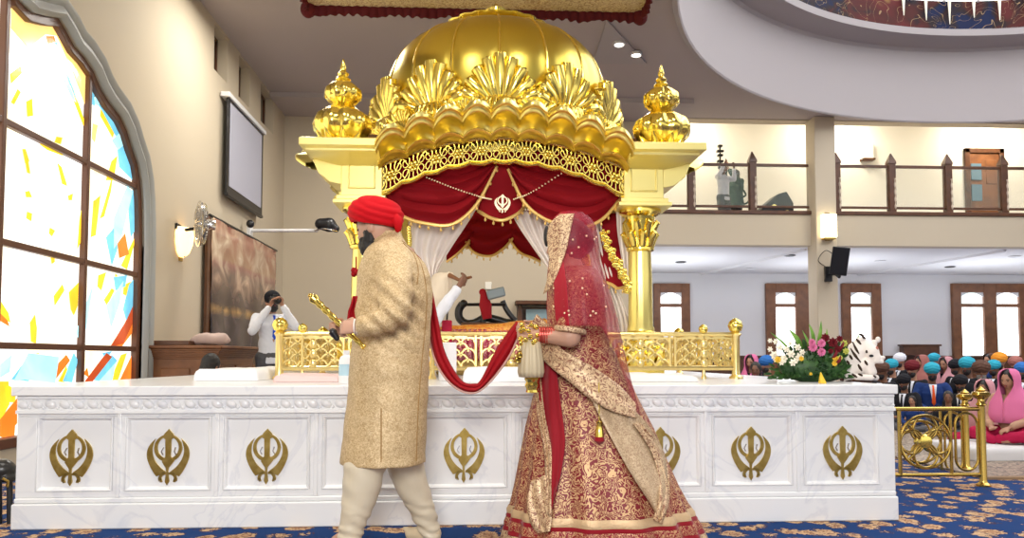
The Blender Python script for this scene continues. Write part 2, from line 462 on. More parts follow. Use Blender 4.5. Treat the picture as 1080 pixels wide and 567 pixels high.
# three small windows high in the wall
small = [((226, 27), (240, 80)), ((252, 64), (263, 108)), ((275, 92), (288, 140))]
holes = []
for (a, b) in small:
    h0 = PX(a[0], (a[1]+b[1])/2-8, XL); h1 = PX(b[0], (a[1]+b[1])/2+8, XL)
    z1 = PX(a[0], a[1], XL).z; z0 = PX(a[0], b[1]-14, XL).z
    holes.append((h0.y, h1.y))
SZ0, SZ1 = 4.95, 5.60
SZ0 = PX(226, 73, XL).z; SZ1 = PX(226, 24, XL).z
ys = [-4, 2*WC-YJ]
mb.box(XL-.3, XL, -4, 2*WC-YJ, 0, ZC)
mb.box(XL-.3, XL, 2*WC-YJ, YJ, 0, ZS)
prevy = YJ
for (a, b) in holes:
    mb.box(XL-.3, XL, prevy, a, 0, ZC); mb.box(XL-.3, XL, a, b, 0, SZ0); mb.box(XL-.3, XL, a, b, SZ1, ZC)
    mb.box(XL-.3, XL-.22, a, b, SZ0, SZ1); prevy = b
mb.box(XL-.3, XL, prevy, YB, 0, ZC)
for (a, b) in zip(loop[:-1], loop[1:]):
    if b[0]-a[0] > 1e-4:
        mb.add([(XL, a[0], a[1]), (XL, b[0], b[1]), (XL, b[0], ZC), (XL, a[0], ZC)], [(0,1,2,3)])
        mb.add([(XL, a[0], a[1]), (XL, b[0], b[1]), (XL-.3, b[0], b[1]), (XL-.3, a[0], a[1])], [(0,1,2,3)])
struct(obj('wall_left', mb, Mt['wall']))
for i, (a, b) in enumerate(holes):
    r = sroot('window_%d' % (6+i), (XL-.2, (a+b)/2, SZ0))
    fr = MB(); fr.box(XL-.22, XL-.16, a, a+.05, SZ0, SZ1); fr.box(XL-.22, XL-.16, b-.05, b, SZ0, SZ1); fr.box(XL-.22, XL-.16, a, b, SZ0, SZ0+.05); fr.box(XL-.22, XL-.16, a, b, SZ1-.05, SZ1)
    obj('window_frame', fr, Mt['wood'], r)
    obj('window_glass', MB().box(XL-.21, XL-.19, a+.05, b-.05, SZ0+.05, SZ1-.05), mat('dim_glass', (.25, .22, .17), .15), r)
# moulding: grey stone band around the opening, then brown frame
win = sroot('window_1', (XL, WC, ZS))
def arch_strip(mb, din, dout, x0, x1, n=None):
    a = offs(loop, din); b = offs(loop, dout)
    rings = []
    for (p, q) in zip(a, b):
        rings.append([(x0, *p), (x0, *q), (x1, *q), (x1, *p)])
    mb.loft(rings)
mb = MB(); a = offs(loop, -.0); 
prof = [(.0, -.10), (.0, .02), (.04, .06), (.09, .045), (.12, .02), (.15, .05), (.20, .06), (.235, .03), (.235, .0)]
rings = []
for k, (d, x) in enumerate(prof):
    rings.append([(XL+x, y, z) for y, z in offs(loop, d)])
mb.grid(rings)
obj('window_moulding', mb, mat('grey_stone', (.36, .37, .36), .35), win, ang=50)
# scroll ornament over the window
mb = MB()
for sgn in (1, -1):
    pts = [(XL+.05, WC+sgn*(.18+.52*t+.0), 4.62-.28*t*t+.09*sin(t*9)) for t in [k/20 for k in range(21)]]
    mb.tube(pts, [.10-.05*k/20 for k in range(21)], 8)
obj('window_scroll', mb, bpy.data.materials['grey_stone'], win)
mb = MB(); arch_strip(mb, -.085, .0, XL-.14, XL-.02)
def ztop_at(y):
    return max(p[1] for p in [(q if 0 else (0, lerp(a[1], b[1], (y-a[0])/(b[0]-a[0])))) for a, b in zip(loop, loop[1:]) for q in [0] if a[0] <= y <= b[0] and b[0]-a[0] > 1e-5] or [(0, 4.4)])
yA = PX(7, 200, XL).y; yB = PX(95, 250, XL).y
for y in (yA, yB, 2*yA-yB):
    mb.box(XL-.14, XL-.03, y-.03, y+.03, ZS, ztop_at(y)-.04)
for z in (3.0, 1.955, 1.065):
    mb.box(XL-.13, XL-.035, 2*WC-YJ+.05, YJ-.05, z-.03, z+.03)
mb.box(XL-.14, XL+.02, 2*WC-YJ, YJ, ZS-.04, ZS+.05)
obj('window_frame', mb, Mt['window_wood'], win, bevel=.008)
# stained glass: pale ground plus coloured shards, all lit by daylight behind
SG = {}
def glassmat(k, c, s):
    m = mat('stained_glass_'+k, tuple(x*.5 for x in c), .15, emit=(c, s))
    tc = N(m, 'ShaderNodeTexCoord'); n1 = N(m, 'ShaderNodeTexNoise', Scale=2.2, Detail=3.0, Distortion=.6); L(m, tc.outputs['Object'], n1.inputs['Vector'])
    rp = N(m, 'ShaderNodeValToRGB'); rp.color_ramp.elements[0].position = .36; rp.color_ramp.elements[1].position = .56
    rp.color_ramp.elements[0].color = (*[x*.72 for x in c], 1) if k != 'w' else (1, .84, .50, 1); rp.color_ramp.elements[1].color = (*c, 1)
    L(m, n1.outputs['Fac'], rp.inputs['Fac']); L(m, rp.outputs['Color'], BS(m).inputs['Emission Color']); SG[k] = m
glassmat('w', (1, .975, .92), 1.22); glassmat('y', (.95, .58, .03), 1.15); glassmat('o', (.85, .20, .02), 1.1)
glassmat('b', (.16, .52, .72), 1.15); glassmat('p', (1, .66, .20), 1.15); glassmat('r', (.55, .08, .02), .9); glassmat('c', (.42, .80, .90), 1.2)
keys = list(SG)
shards = [
 ('p', [(12,0),(34,14),(62,19),(80,50),(98,76),(90,112),(78,78),(60,38),(48,36),(30,50),(12,30)]),
 ('b', [(57,44),(60,45),(82,108),(78,100)]), ('c', [(51,48),(57,44),(80,108),(76,104)]), ('o', [(49,38),(57,38),(59,45),(51,46)]),
 ('y', [(71,88),(77,92),(92,135),(88,132)]), ('y', [(28,107),(34,104),(35,122),(29,123)]), ('y', [(11,78),(22,70),(23,77),(12,88)]), ('y', [(12,108),(19,94),(22,97),(15,110)]),
 ('b', [(90,82),(98,78),(100,112),(92,106)]), ('p', [(100,76),(113,108),(101,104)]), ('c', [(101,80),(107,92),(104,112),(100,110)]),
 ('b', [(104,110),(114,96),(127,126),(144,166),(140,168),(120,140)]), ('y', [(107,113),(122,135),(119,145),(106,122)]),
 ('p', [(116,110),(128,128),(133,142),(122,134)]), ('c', [(118,148),(126,140),(134,150),(124,158)]), ('y', [(127,166),(137,172),(139,180),(130,174)]),
 ('b', [(124,158),(133,150),(148,196),(126,176)]), ('y', [(112,190),(118,170),(124,164),(120,190)]),
 ('y', [(24,157),(27,157),(31,170),(27,172)]), ('y', [(27,170),(30,170),(32,183),(29,182)]), ('y', [(60,144),(66,145),(64,152),(58,150)]), ('y', [(42,152),(54,150),(68,160),(66,164),(50,158)]),
 ('y', [(61,172),(65,176),(71,196),(66,194)]), ('y', [(27,202),(31,201),(34,208),(28,208)]), ('y', [(29,223),(34,225),(33,233),(28,230)]), ('y', [(53,240),(58,243),(55,249),(52,246)]), ('y', [(72,206),(77,204),(76,211),(73,211)]),
 ('y', [(84,232),(90,200),(92,240),(82,262)]), ('y', [(96,250),(99,212),(106,206),(101,248)]), ('y', [(106,230),(117,192),(119,186),(117,202),(110,228)]),
 ('c', [(120,230),(134,196),(140,202),(128,250),(120,262)]), ('b', [(134,205),(148,200),(150,245),(138,250)]), ('y', [(131,206),(134,206),(150,245),(148,250)]), ('o', [(124,256),(132,246),(136,268),(126,272)]), ('y', [(128,280),(148,252),(150,258),(134,284)]),
 ('b', [(112,250),(122,238),(124,262),(118,280)]), ('p', [(98,130),(103,132),(100,150),(97,146)]),
 # middle row
 ('y', [(0,316),(9,330),(11,340),(0,332)]), ('o', [(0,330),(8,338),(10,344),(0,338)]), ('y', [(57,312),(66,300),(68,306),(58,322)]), ('y', [(73,308),(83,298),(82,322),(78,332),(75,326)]), ('y', [(32,340),(37,332),(39,346),(38,362),(33,360)]), ('y', [(54,272),(57,268),(58,276),(55,278)]),
 ('y', [(104,290),(112,287),(107,306),(103,302)]), ('y', [(110,316),(118,304),(121,306),(113,322)]), ('c', [(112,322),(130,296),(126,320),(117,345)]), ('y', [(122,288),(128,296),(126,304),(121,298)]), ('y', [(131,300),(142,296),(134,312),(130,310)]),
 ('r', [(116,366),(132,340),(146,322),(144,340),(130,362)]), ('o', [(120,364),(134,348),(146,336),(140,350),(128,366)]), ('b', [(136,300),(149,296),(150,322),(134,340),(130,326)]), ('b', [(120,292),(134,290),(132,302),(122,306)]), ('o', [(138,330),(150,318),(149,330),(134,350)]),
 ('c', [(80,350),(98,300),(92,340),(86,366)]),
 # lower row
 ('c', [(14,402),(30,372),(62,376),(58,404),(26,400)]), ('b', [(12,400),(24,384),(34,392),(30,402)]), ('y', [(33,374),(41,372),(37,392),(33,390)]), ('r', [(36,400),(42,392),(44,400)]), ('o', [(44,402),(70,374),(74,380),(56,403)]), ('b', [(66,402),(78,372),(82,380),(76,403)]), ('y', [(62,402),(70,386),(72,392),(68,403)]),
 ('b', [(96,400),(118,374),(124,380),(106,402)]), ('r', [(88,404),(112,372),(118,376),(96,404)]), ('y', [(116,402),(128,374),(134,372),(124,402)]), ('o', [(126,402),(146,374),(150,380),(142,402)]), ('c', [(104,402),(122,382),(118,402)]), ('b', [(108,372),(118,370),(112,380)]), ('o', [(88,394),(92,388),(94,398)]),
 ('y', [(0,402),(9,402),(10,426),(0,445)]), ('o', [(0,442),(18,420),(18,446),(6,462),(0,460)]), ('y', [(4,404),(17,410),(16,424),(8,424)]), ('o', [(0,472),(16,448),(15,462),(4,470)]), ('c', [(0,384),(12,374),(10,392),(0,398)]),
]
mb = MB()
base = offs(loop, -.06)
mb.prism([(y, z) for y, z in base], lambda u, v, w: (XL-.10+w, u, v), .012)
for k, poly in shards:
    mb.mi = keys.index(k)
    pts = []
    for (x, y) in poly:
        p = PX(x, y, XL-.08); pts.append((min(p.y, YJ-.07), p.z))
    mb.prism(pts, lambda u, v, w: (XL-.086+w+.0006*mb.mi, u, v), .006)
mb2 = mb
obj('window_glass', mb, [SG[k] for k in keys], win)

# ------------------------------------------------------------------ gallery balustrade
rail = thing('gallery_railing', 'dark wood and glass balustrade along the upper gallery', 'railing', (GX+3, YB+.1, GZ1))
zb = GZ1; zr = PY(760, 175, YB+.1).z; zpt = PY(760, 164, YB+.1).z
mb = MB(); mb.box(GX, 16, YB-.04, YB+.22, zb-.03, zb+.05)
obj('bottom_rail', mb, Mt['wood'], rail, bevel=.01)
posts = [729, 793.5, 857, 882, 940, 999.5, 1058, 1117]
spans = [(690, 729), (729, 793.5), (793.5, 857), (882, 940), (940, 999.5), (999.5, 1058), (1058, 1117)]
for i, px in enumerate(posts):
    x = PY(px, 200, YB+.1).x; w = .075; mb = MB()
    mb.box(x-w, x+w, YB+.03, YB+.17, zb+.04, zr+.08)
    mb.loft([[(x-w*1.15, YB+.02, zr+.08), (x+w*1.15, YB+.02, zr+.08), (x+w*1.15, YB+.18, zr+.08), (x-w*1.15, YB+.18, zr+.08)], [(x-w*1.15, YB+.02, zr+.13), (x+w*1.15, YB+.02, zr+.13), (x+w*1.15, YB+.18, zr+.13), (x-w*1.15, YB+.18, zr+.13)],
             [(x-.01, YB+.09, zr+.33), (x+.01, YB+.09, zr+.33), (x+.01, YB+.11, zr+.33), (x-.01, YB+.11, zr+.33)]])
    po = obj('post', mb, Mt['wood'], rail, bevel=.006)
    mb = MB()
    mb.tube([(x+.045+.0*k, YB+.025, zb+.12+k*.04) for k in range(18)], [.008+.014*(k%4 in (1,2)) for k in range(18)], 6)
    obj('inlay', mb, mat('cream_inlay', (.6, .5, .4), .4) if 'cream_inlay' not in bpy.data.materials else bpy.data.materials['cream_inlay'], po)
gm = mat('clear_glass', (.35, .42, .36), .05, alpha=.13)
for (a, b) in spans:
    xa = PY(a, 200, YB+.1).x+.07; xb = PY(b, 200, YB+.1).x-.07
    mb = MB(); mb.box(xa, xb, YB+.07, YB+.13, zr, zr+.06); mb.box(xa, xb, YB+.07, YB+.13, zb+.13, zb+.18); mb.box(xa-.02, xa+.02, YB+.07, YB+.13, zb+.13, zr); mb.box(xb-.02, xb+.02, YB+.07, YB+.13, zb+.13, zr)
    f = obj('panel_frame', mb, Mt['wood'], rail, bevel=.006)
    obj('glass_pane', MB().box(xa+.02, xb-.02, YB+.095, YB+.105, zb+.18, zr), gm, f)
# gallery door
xa = PY(1017, 190, YU).x; xb = PY(1058, 190, YU).x; zd = PY(1035, 157, YU).z
r = sroot('door_1', ((xa+xb)/2, YU, GZ0+.35))
mb = MB(); mb.box(xa, xa+.12, YU-.08, YU, GZ0+.35, zd); mb.box(xb-.12, xb, YU-.08, YU, GZ0+.35, zd); mb.box(xa, xb, YU-.08, YU, zd-.12, zd)
obj('door_frame', mb, Mt['wood'], r, bevel=.01)
mb = MB(); mb.box(xa+.12, xb-.12, YU-.045, YU-.01, GZ0+.35, zd-.12)
for z0, z1 in ((GZ0+.6, GZ0+1.2), (GZ0+2.0, zd-.3)): mb.box(xa+.55, xb-.2, YU-.06, YU-.03, z0, z1)
obj('door_leaf', mb, Mt['wood2'], r, bevel=.01)
pg = PY(1025, 195, YU)
for z in (pg.z-.42, pg.z+.12): obj('door_pane', MB().box(pg.x-.05, pg.x+.22, YU-.07, YU-.04, z, z+.42), mat('blue_pane', (.12, .2, .26), .2), r)

# plinths / benches along rear dado
p = PY(950, 363, YG-.2); q = PY(988, 375, YG-.2)
mb = MB(); mb.box(p.x, q.x, YG-.35, YG-.11, zz+.065, p.z-.05); mb.box(p.x-.05, q.x+.05, YG-.38, YG-.11, p.z-.05, p.z)
tag(obj('shoe_shelf', mb, Mt['wood'], bevel=.01), 'low dark wooden ledge box on the rear dado between the windows', 'shelf')
# ------------------------------------------------------------------ marble platform
m = mat('white_marble', (.72, .74, .78), .28, coat=.2)
tc = N(m, 'ShaderNodeTexCoord'); n1 = N(m, 'ShaderNodeTexNoise', Scale=1.7, Detail=7.0, Distortion=1.6); L(m, tc.outputs['Object'], n1.inputs['Vector'])
rp = N(m, 'ShaderNodeValToRGB'); rp.color_ramp.elements[0].position = .475; rp.color_ramp.elements[1].position = .53
rp.color_ramp.elements[0].color = (.82, .825, .83, 1); rp.color_ramp.elements[1].color = (.83, .835, .84, 1)
e = rp.color_ramp.elements.new(.50); e.color = (.74, .75, .78, 1)
L(m, n1.outputs['Fac'], rp.inputs['Fac']); L(m, rp.outputs['Color'], BS(m).inputs['Base Color'])
Mt['marble'] = m
YP = 4.43; ZP = 0.80
PXL = PY(17, 480, YP).x; PXR = PY(944, 480, YP).x; PYB = 9.95
plat = thing('marble_platform', 'long white marble platform with gold emblems on its panelled front', 'platform', ((PXL+PXR)/2, YP, 0))
mb = MB(); mb.box(PXL-.02, PXR+.01, YP-.035, PYB+.03, ZP-.055, ZP); mb.box(PXL-.0, PXR, YP-.015, PYB, ZP-.075, ZP-.055)
obj('top_slab', mb, Mt['marble'], plat, bevel=.006)
zf0 = PY(500, 432, YP).z
mb = MB(); mb.box(PXL, PXR, YP-.005, YP+.1, zf0, ZP-.07); mb.box(PXL, PXR, YP-.02, YP+.05, zf0-.012, zf0+.006)
n = 66
for i in range(n):   # carved leaf moulding
    x = PXL+(i+.5)*(PXR-PXL)/n; w = (PXR-PXL)/n*.44
    mb.ball((x-w*.2, YP-.008, (zf0+ZP-.07)/2+.004), (w, .014, .024), 10, 6, Matrix.Rotation(.5, 3, 'Y'))
    mb.ball((x+w*.9, YP-.006, (zf0+ZP-.07)/2-.016), (w*.3, .01, .010), 8, 5)
obj('frieze', mb, Mt['marble'], plat)
zb1 = PY(500, 521, YP).z
mb = MB(); mb.box(PXL-.01, PXR+.005, YP-.02, PYB, 0, zb1-.03); mb.box(PXL-.003, PXR, YP-.008, PYB-.02, zb1-.03, zb1-.0)
for x in (PXL+1.1, PXL+2.5, PXL+3.9): pass
obj('plinth', mb, Mt['marble'], plat, bevel=.008)
cxs = [74, 176.5, 281, 385, 489.5, 593, 697, 793, 890]
X = [PY(c, 480, YP).x for c in cxs]
edges = [PXL]+[(a+b)/2 for a, b in zip(X, X[1:])]+[PXR]
mb = MB()
z0, z1 = zb1, zf0
hw = .035
pan = []
for i in range(9):
    a = edges[i]+(hw if i else .11); b = edges[i+1]-(hw if i < 8 else .10)
    pan.append((a, b))
mb.box(PXL, PXR, YP, YP+.02, z1-.03, z1); mb.box(PXL, PXR, YP, YP+.02, z0, z0+.035)
xs = [PXL]+[v for p in pan for v in p]+[PXR]
for i in range(0, len(xs), 2): mb.box(xs[i], xs[i+1], YP, YP+.02, z0+.03, z1-.03)
for i in range(1, 9): mb.box(edges[i]-.012, edges[i]+.012, YP-.008, YP+.01, z0, z1-.005)
mb.box(PXL+.0, PXR-.0, YP+.02, PYB, zb1, ZP-.075)
obj('frame', mb, Mt['marble'], plat, bevel=.004)
for (a, b) in pan:   # bevelled recess with flat field
    mb = MB(); f = .022
    o_ = [(a, YP+.001, z0+.035), (b, YP+.001, z0+.035), (b, YP+.001, z1-.03), (a, YP+.001, z1-.03)]
    def ins(d, y): return [(a+d, y, z0+.035+d), (b-d, y, z0+.035+d), (b-d, y, z1-.03-d), (a+d, y, z1-.03-d)]
    mb.loft([ins(0, YP+.001), ins(.006, YP-.004), ins(.014, YP+.001), ins(f, YP+.018), ins(f+.001, YP+.019)], cap=False)
    mb.add(ins(f, YP+.0185), [(0, 1, 2, 3)])
    obj('panel', mb, Mt['marble'], plat, ang=20)

def khanda(mb, mp, d):
    """emblem: central double edged sword, ring, two curved side swords; unit coordinates, height 1 from v=-.5 to .5"""
    def q(x, y): return ((x-219)/407, (293-y)/407)
    for s in (1, -1):
        def Q(x, y, s=s): u, v = q(x, y); return (u*s, v)
        out = [(128,160),(98,190),(76,225),(67,270),(74,315),(95,365),(118,405),(138,432)]
        inn = [(116,188),(107,225),(107,262),(117,300),(138,338),(166,370),(194,392),(207,404)]
        o2 = smooth_path([(*Q(*p), 0) for p in out], 3); i2 = smooth_path([(*Q(*p), 0) for p in inn], 3)
        for k in range(len(o2)-1):
            mb.prism([(o2[k].x, o2[k].y), (o2[k+1].x, o2[k+1].y), (i2[k+1].x, i2[k+1].y), (i2[k].x, i2[k].y)], mp, d)
        hk = smooth_path([(*Q(*p), 0) for p in [(210,412),(190,412),(172,426),(163,446),(166,462),(178,460)]], 3)
        w = [.020+.012*(k/len(hk)) for k in range(len(hk))]
        for k in range(len(hk)-1):
            t = (hk[k+1]-hk[k]).normalized(); nn = Vector((-t.y, t.x, 0))
            a, b, c_, e_ = hk[k]+nn*w[k], hk[k+1]+nn*w[k], hk[k+1]-nn*w[k], hk[k]-nn*w[k]
            mb.prism([(a.x, a.y), (b.x, b.y), (c_.x, c_.y), (e_.x, e_.y)], mp, d)
    # ring (chakkar)
    N_ = 40; o_, i_ = [], []
    for k in range(N_):
        a = 2*pi*k/N_
        o_.append(q(218+100*cos(a), 236-100*sin(a)-8)); i_.append(q(218+76*cos(a), 232-80*sin(a)-8))
    mb.band(o_, i_, mp, d)
    # sword
    mb.prism([q(*p) for p in [(221,90),(252,124),(262,150),(240,165),(238,290),(264,320),(240,352),(224,372),(222,400),(230,470),(215,496),(200,470),(208,400),(206,372),(192,352),(176,326),(200,290),(198,165),(178,150),(190,124)]], mp, d*1.15)
kz = PY(489, 480, YP).z; kh = .318
for i, x in enumerate(X):
    mb = MB(); y = YP+.019
    khanda(mb, lambda u, v, w, x=x: (x+u*kh, y-w, kz+v*kh), .010)
    k = obj('emblem', mb, Mt['plate_gold'], plat, ang=25)
    if i in (3, 5): pass
    mb = MB()
    for s in (1, -1):
        mb.tube([(x+s*.033+.006, y-.003, kz+.055), (x+s*.036-.004, y-.003, kz+.03), (x+s*.036+.006, y-.003, kz+.012)], .004, 6)
    obj('blade_mark', mb, Mt['steel'], k)

# ------------------------------------------------------------------ the gilded canopy (palki)
YF = 6.6; CX = .26; HA = 1.43; PW = .355; DEP = 2*HA
CY = YF+HA
pal = thing('gilded_canopy', 'tall gilded canopy with a ribbed dome standing on the marble platform', 'canopy', (CX, CY, ZP))
zc = {k: PY(530, v, YF).z for k, v in dict(blk0=216, blk1=163, base=388, cap0=262, cap1=222).items()}
ztop = PY(360, 145, YF-.3).z
G0, G1 = Mt['gold'], Mt['gold_satin']
# four columns, each with base and capital
for sx in (-1, 1):
    for sy in (-1, 1):
        c = (CX+sx*(HA-PW/2-.01), CY+sy*(HA-PW/2), 0)
        z0 = PY(678, 348, YF).z; z1 = zc['cap0']; z2 = zc['blk0']
        mb = MB()
        mb.lathe([(.122, z0-.02), (.122, z0+.02), (.112, z0+.05), (.108, z0+.5), (.098, z1)], 40, c, mod=lambda a, z: 1-.07*abs(sin(a*6)) if z0+.03 < z < z1-.02 else 1)
        col = obj('column', mb, Mt['gold_satin'], pal, ang=60)
        mb = MB()   # base: bulb wrapped in leaves on a square foot
        mb.box(c[0]-.17, c[0]+.17, c[1]-.17, c[1]+.17, ZP, ZP+.05)
        mb.lathe([(.15, ZP+.05), (.155, ZP+.08), (.11, ZP+.11), (.13, ZP+.14), (.165, ZP+.20), (.16, ZP+.26), (.12, ZP+.31), (.14, z0-.04), (.145, z0-.02), (.12, z0)], 32, c, mod=lambda a, z: 1+.06*cos(a*8) if ZP+.12 < z < ZP+.3 else 1)
        for k in range(8):
            a = 2*pi*k/8+.2; d = Vector((cos(a), sin(a), 0))
            mb.tube([Vector(c)+d*.13+Vector((0,0,ZP+.06)), Vector(c)+d*.175+Vector((0,0,ZP+.15)), Vector(c)+d*.185+Vector((0,0,ZP+.24)), Vector(c)+d*.215+Vector((0,0,ZP+.29))], [.035, .05, .04, .016], 8)
        obj('column_base', mb, G0, col)
        mb = MB()   # leafy capital
        mb.lathe([(.098, z1), (.125, z1+.015), (.125, z1+.035), (.10, z1+.05), (.105, z1+.15), (.14, z2-.07), (.19, z2-.035), (.19, z2)], 32, c)
        for row, (zb_, r0, h) in enumerate(((z1+.05, .10, .12), (z1+.13, .105, .14))):
            for k in range(8):
                a = 2*pi*(k+.5*row)/8; d = Vector((cos(a), sin(a), 0))
                mb.tube([Vector(c)+d*r0+Vector((0,0,zb_)), Vector(c)+d*(r0+.02)+Vector((0,0,zb_+h*.6)), Vector(c)+d*(r0+.06)+Vector((0,0,zb_+h)), Vector(c)+d*(r0+.075)+Vector((0,0,zb_+h*.85))], [.03, .036, .025, .01], 8)
        obj('capital', mb, G0, col)
        # pier block with a sunk panel and cornice cap
        mb = MB(); x, y = c[0], c[1]; h = PW/2
        mb.box(x-h-.06, x+h+.06, y-h-.06, y+h+.06, z2-.005, z2+.03); mb.box(x-h-.035, x+h+.035, y-h-.035, y+h+.035, z2+.03, z2+.07)
        mb.box(x-h, x+h, y-h, y+h, z2+.06, ztop-.13)
        for (u0, u1, v0, v1) in ((-.12, .12, z2+.13, z2+.145), (-.12, .12, z2+.40, z2+.415), (-.12, -.105, z2+.13, z2+.415), (.105, .12, z2+.13, z2+.415)):
            for s in (1, -1):
                mb.box(x+u0, x+u1, y+s*h-.014, y+s*h+.014, v0, v1); mb.box(x+s*h-.014, x+s*h+.014, y+u0, y+u1, v0, v1)
        obj('pier_block', mb, Mt['gold_pale'], col, bevel=.006)
        mb = MB(); o_ = .30
        ex0, ex1 = (x-h-(o_ if sx < 0 else 0), x+h+(o_ if sx > 0 else 0)); ey0, ey1 = (y-h-(o_ if sy < 0 else 0), y+h+(o_ if sy > 0 else 0))
        def rect(d, z): 
            a0 = ex0+(d if sx < 0 else 0); a1 = ex1-(d if sx > 0 else 0); b0 = ey0+(d if sy < 0 else 0); b1 = ey1-(d if sy > 0 else 0)
            return [(a0, b0, z), (a1, b0, z), (a1, b1, z), (a0, b1, z)]
        mb.loft([rect(o_, ztop-.16), rect(.22, ztop-.14), rect(.12, ztop-.115), rect(.08, ztop-.10), rect(.05, ztop-.095), rect(.045, ztop-.075), rect(.0, ztop-.06), rect(0, ztop), rect(.03, ztop+.012)])
        xo = x+sx*h   # cove bracket carrying the projecting side eave
        mb.loft([[(xo, yy, ztop-.32), (xo+sx*.10, yy, ztop-.30), (xo+sx*.20, yy, ztop-.22), (xo+sx*.25, yy, ztop-.10), (xo, yy, ztop-.09)] for yy in (y-h+.01, y+h-.01)])
        obj('cornice_block', mb, Mt['gold_pale'], col, bevel=.004)

# scalloped hood and filigree arch, one per side
AIN = HA-PW+.02
zr_t, zr_e = PY(530, 106, YF-.42).z, PY(660, 143, YF-.42).z-.02
zb_t, zb_e = PY(530, 145, YF).z, PY(655, 178, YF).z
zi_t, zi_e = PY(530, 169, YF).z, PY(655, 207, YF).z
def prof(u, t, e): return e+(t-e)*(1-min(1, abs(u)/AIN)**2)
def side_map(k):
    # returns function (u along, o outward, z) -> world
    ang = [(1, 0), (0, 1), (-1, 0), (0, -1)][k]
    ax = Vector((ang[0], ang[1], 0)); out = Vector((ang[1], -ang[0], 0))
    return lambda u, o, z: Vector((CX, CY, 0))+ax*u+out*(HA+o)+Vector((0, 0, z))
NL = 9
P = [(.30, 0), (.34, .01), (.345, .05), (.375, .07), (.42, .085), (.445, .10), (.42, .14), (.375, .17), (.335, .20), (.345, .225), (.30, .25), (.255, .33), (.205, .43), (.16, .54), (.12, .64), (.085, .74), (.07, .79), (.085, .81), (.075, .86), (.04, .90), (.035, .96), (.0, 1.0)]
P = [(-.9, -.35), (0.1, -.12), (.38, -.03), (.435, 0), (.445, .04), (.445, .24), (.43, .28), (.405, .29), (.40, .36), (.385, .44), (.35, .47), (.33, .44), (.26, .43), (.20, .47), (.16, .55), (.135, .66), (.125, .74), (.145, .77), (.16, .84), (.14, .91), (.10, .95), (.07, .95), (.055, 1.0), (.0, 1.03)]
for k in range(4):
    mp = side_map(k); rows = []
    nu = NL*10
    for (o, t) in P:
        row = []
        for i in range(nu+1):
            u = -AIN+2*AIN*i/nu; ph = (i % 10)/10; lob = abs(sin(pi*i/10))**.8
            zr = prof(u, zr_t, zr_e); zb_ = prof(u, zb_t, zb_e)
            wgt = (0 if t < -.2 else 1)*(1-.25*max(0, t))
            z = zr+(zb_-zr)*max(0, t)+(-t*.35 if t < 0 else 0)+.05*(lob-.9)*wgt
            sp = 1-.01*min(1, max(0, (o/.44)))
            row.append(mp(u*sp, o+(.12*(lob-.6)*(0 if t < -.04 else 1)*min(1, .25+max(0, o)*2.2)), z))
        rows.append(row)
    mb = MB(); mb.grid(rows)
    hood = obj('hood', mb, Mt['gold_satin'], pal, ang=50)
    # filigree arch band
    mb = MB(); nb = 11
    def bp(u, t, w): return mp(u, -.03+w, prof(u, zb_t, zb_e)*(1-t)+prof(u, zi_t, zi_e)*t)
    top = [bp(-AIN+2*AIN*i/60, 0, 0) for i in range(61)]
    bot = []
    for i in range(100):
        u = -AIN+2*AIN*i/99; s = abs(sin(pi*(i/99)*nb)); bot.append(bp(u, 1+.10*s, .01))
    mb.tube(top, .02, 8); mb.tube(bot, .018, 8); mb.tube([p+Vector((0,0,.024)) for p in bot], .008, 6)
    for e in (-AIN, AIN): mb.tube([bp(e, 0, 0), bp(e, 1.0, 0)], .018, 8)
    for i in range(nb):
        uc = -AIN+2*AIN*(i+.5)/nb; w2 = AIN/nb
        c = bp(uc, .52, .015); sl = (prof(uc+.01, zb_t, zb_e)-prof(uc-.01, zb_t, zb_e))/.02
        for q in range(6):
            a = 2*pi*q/6; mb.ball(bp(uc+.028*cos(a), .52+.14*sin(a), .012), (.019, .012, .019) if k % 2 == 0 else (.012, .019, .019), 8, 6)
        mb.ball(bp(uc, .52, .026), .015, 8, 6)
        for sg in (1, -1):
            for vv in (1, -1):
                pts = []
                for q in range(15):
                    a = q/14*2.9*pi*.72; r = (1-.72*q/14)
                    pts.append(bp(uc+sg*(w2*.70+w2*.42*r*cos(a+pi*.6)), .5+vv*(.22+.27*r*sin(a+pi*.6)), 0))
                mb.tube(pts, [.0085-.003*q/14 for q in range(15)], 6)
            mb.tube([bp(uc+sg*.035, .52, 0), bp(uc+sg*w2*.6, .30, 0), bp(uc+sg*w2, .05, 0)], .007, 6)
            mb.tube([bp(uc+sg*.035, .55, 0), bp(uc+sg*w2*.6, .78, 0), bp(uc+sg*w2, 1.0, 0)], .007, 6)
        mb.tube([bp(uc, .3, 0), bp(uc, .02, 0)], .008, 6); mb.tube([bp(uc, .7, 0), bp(uc, 1.05, 0)], .008, 6)
    obj('filigree_arch', mb, G0, hood)
# ceiling boards inside the canopy
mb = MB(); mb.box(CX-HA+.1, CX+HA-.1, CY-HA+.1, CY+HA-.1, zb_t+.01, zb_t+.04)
obj('inner_ceiling', mb, mat('brown_lining', (.12, .06, .03), .8), pal)

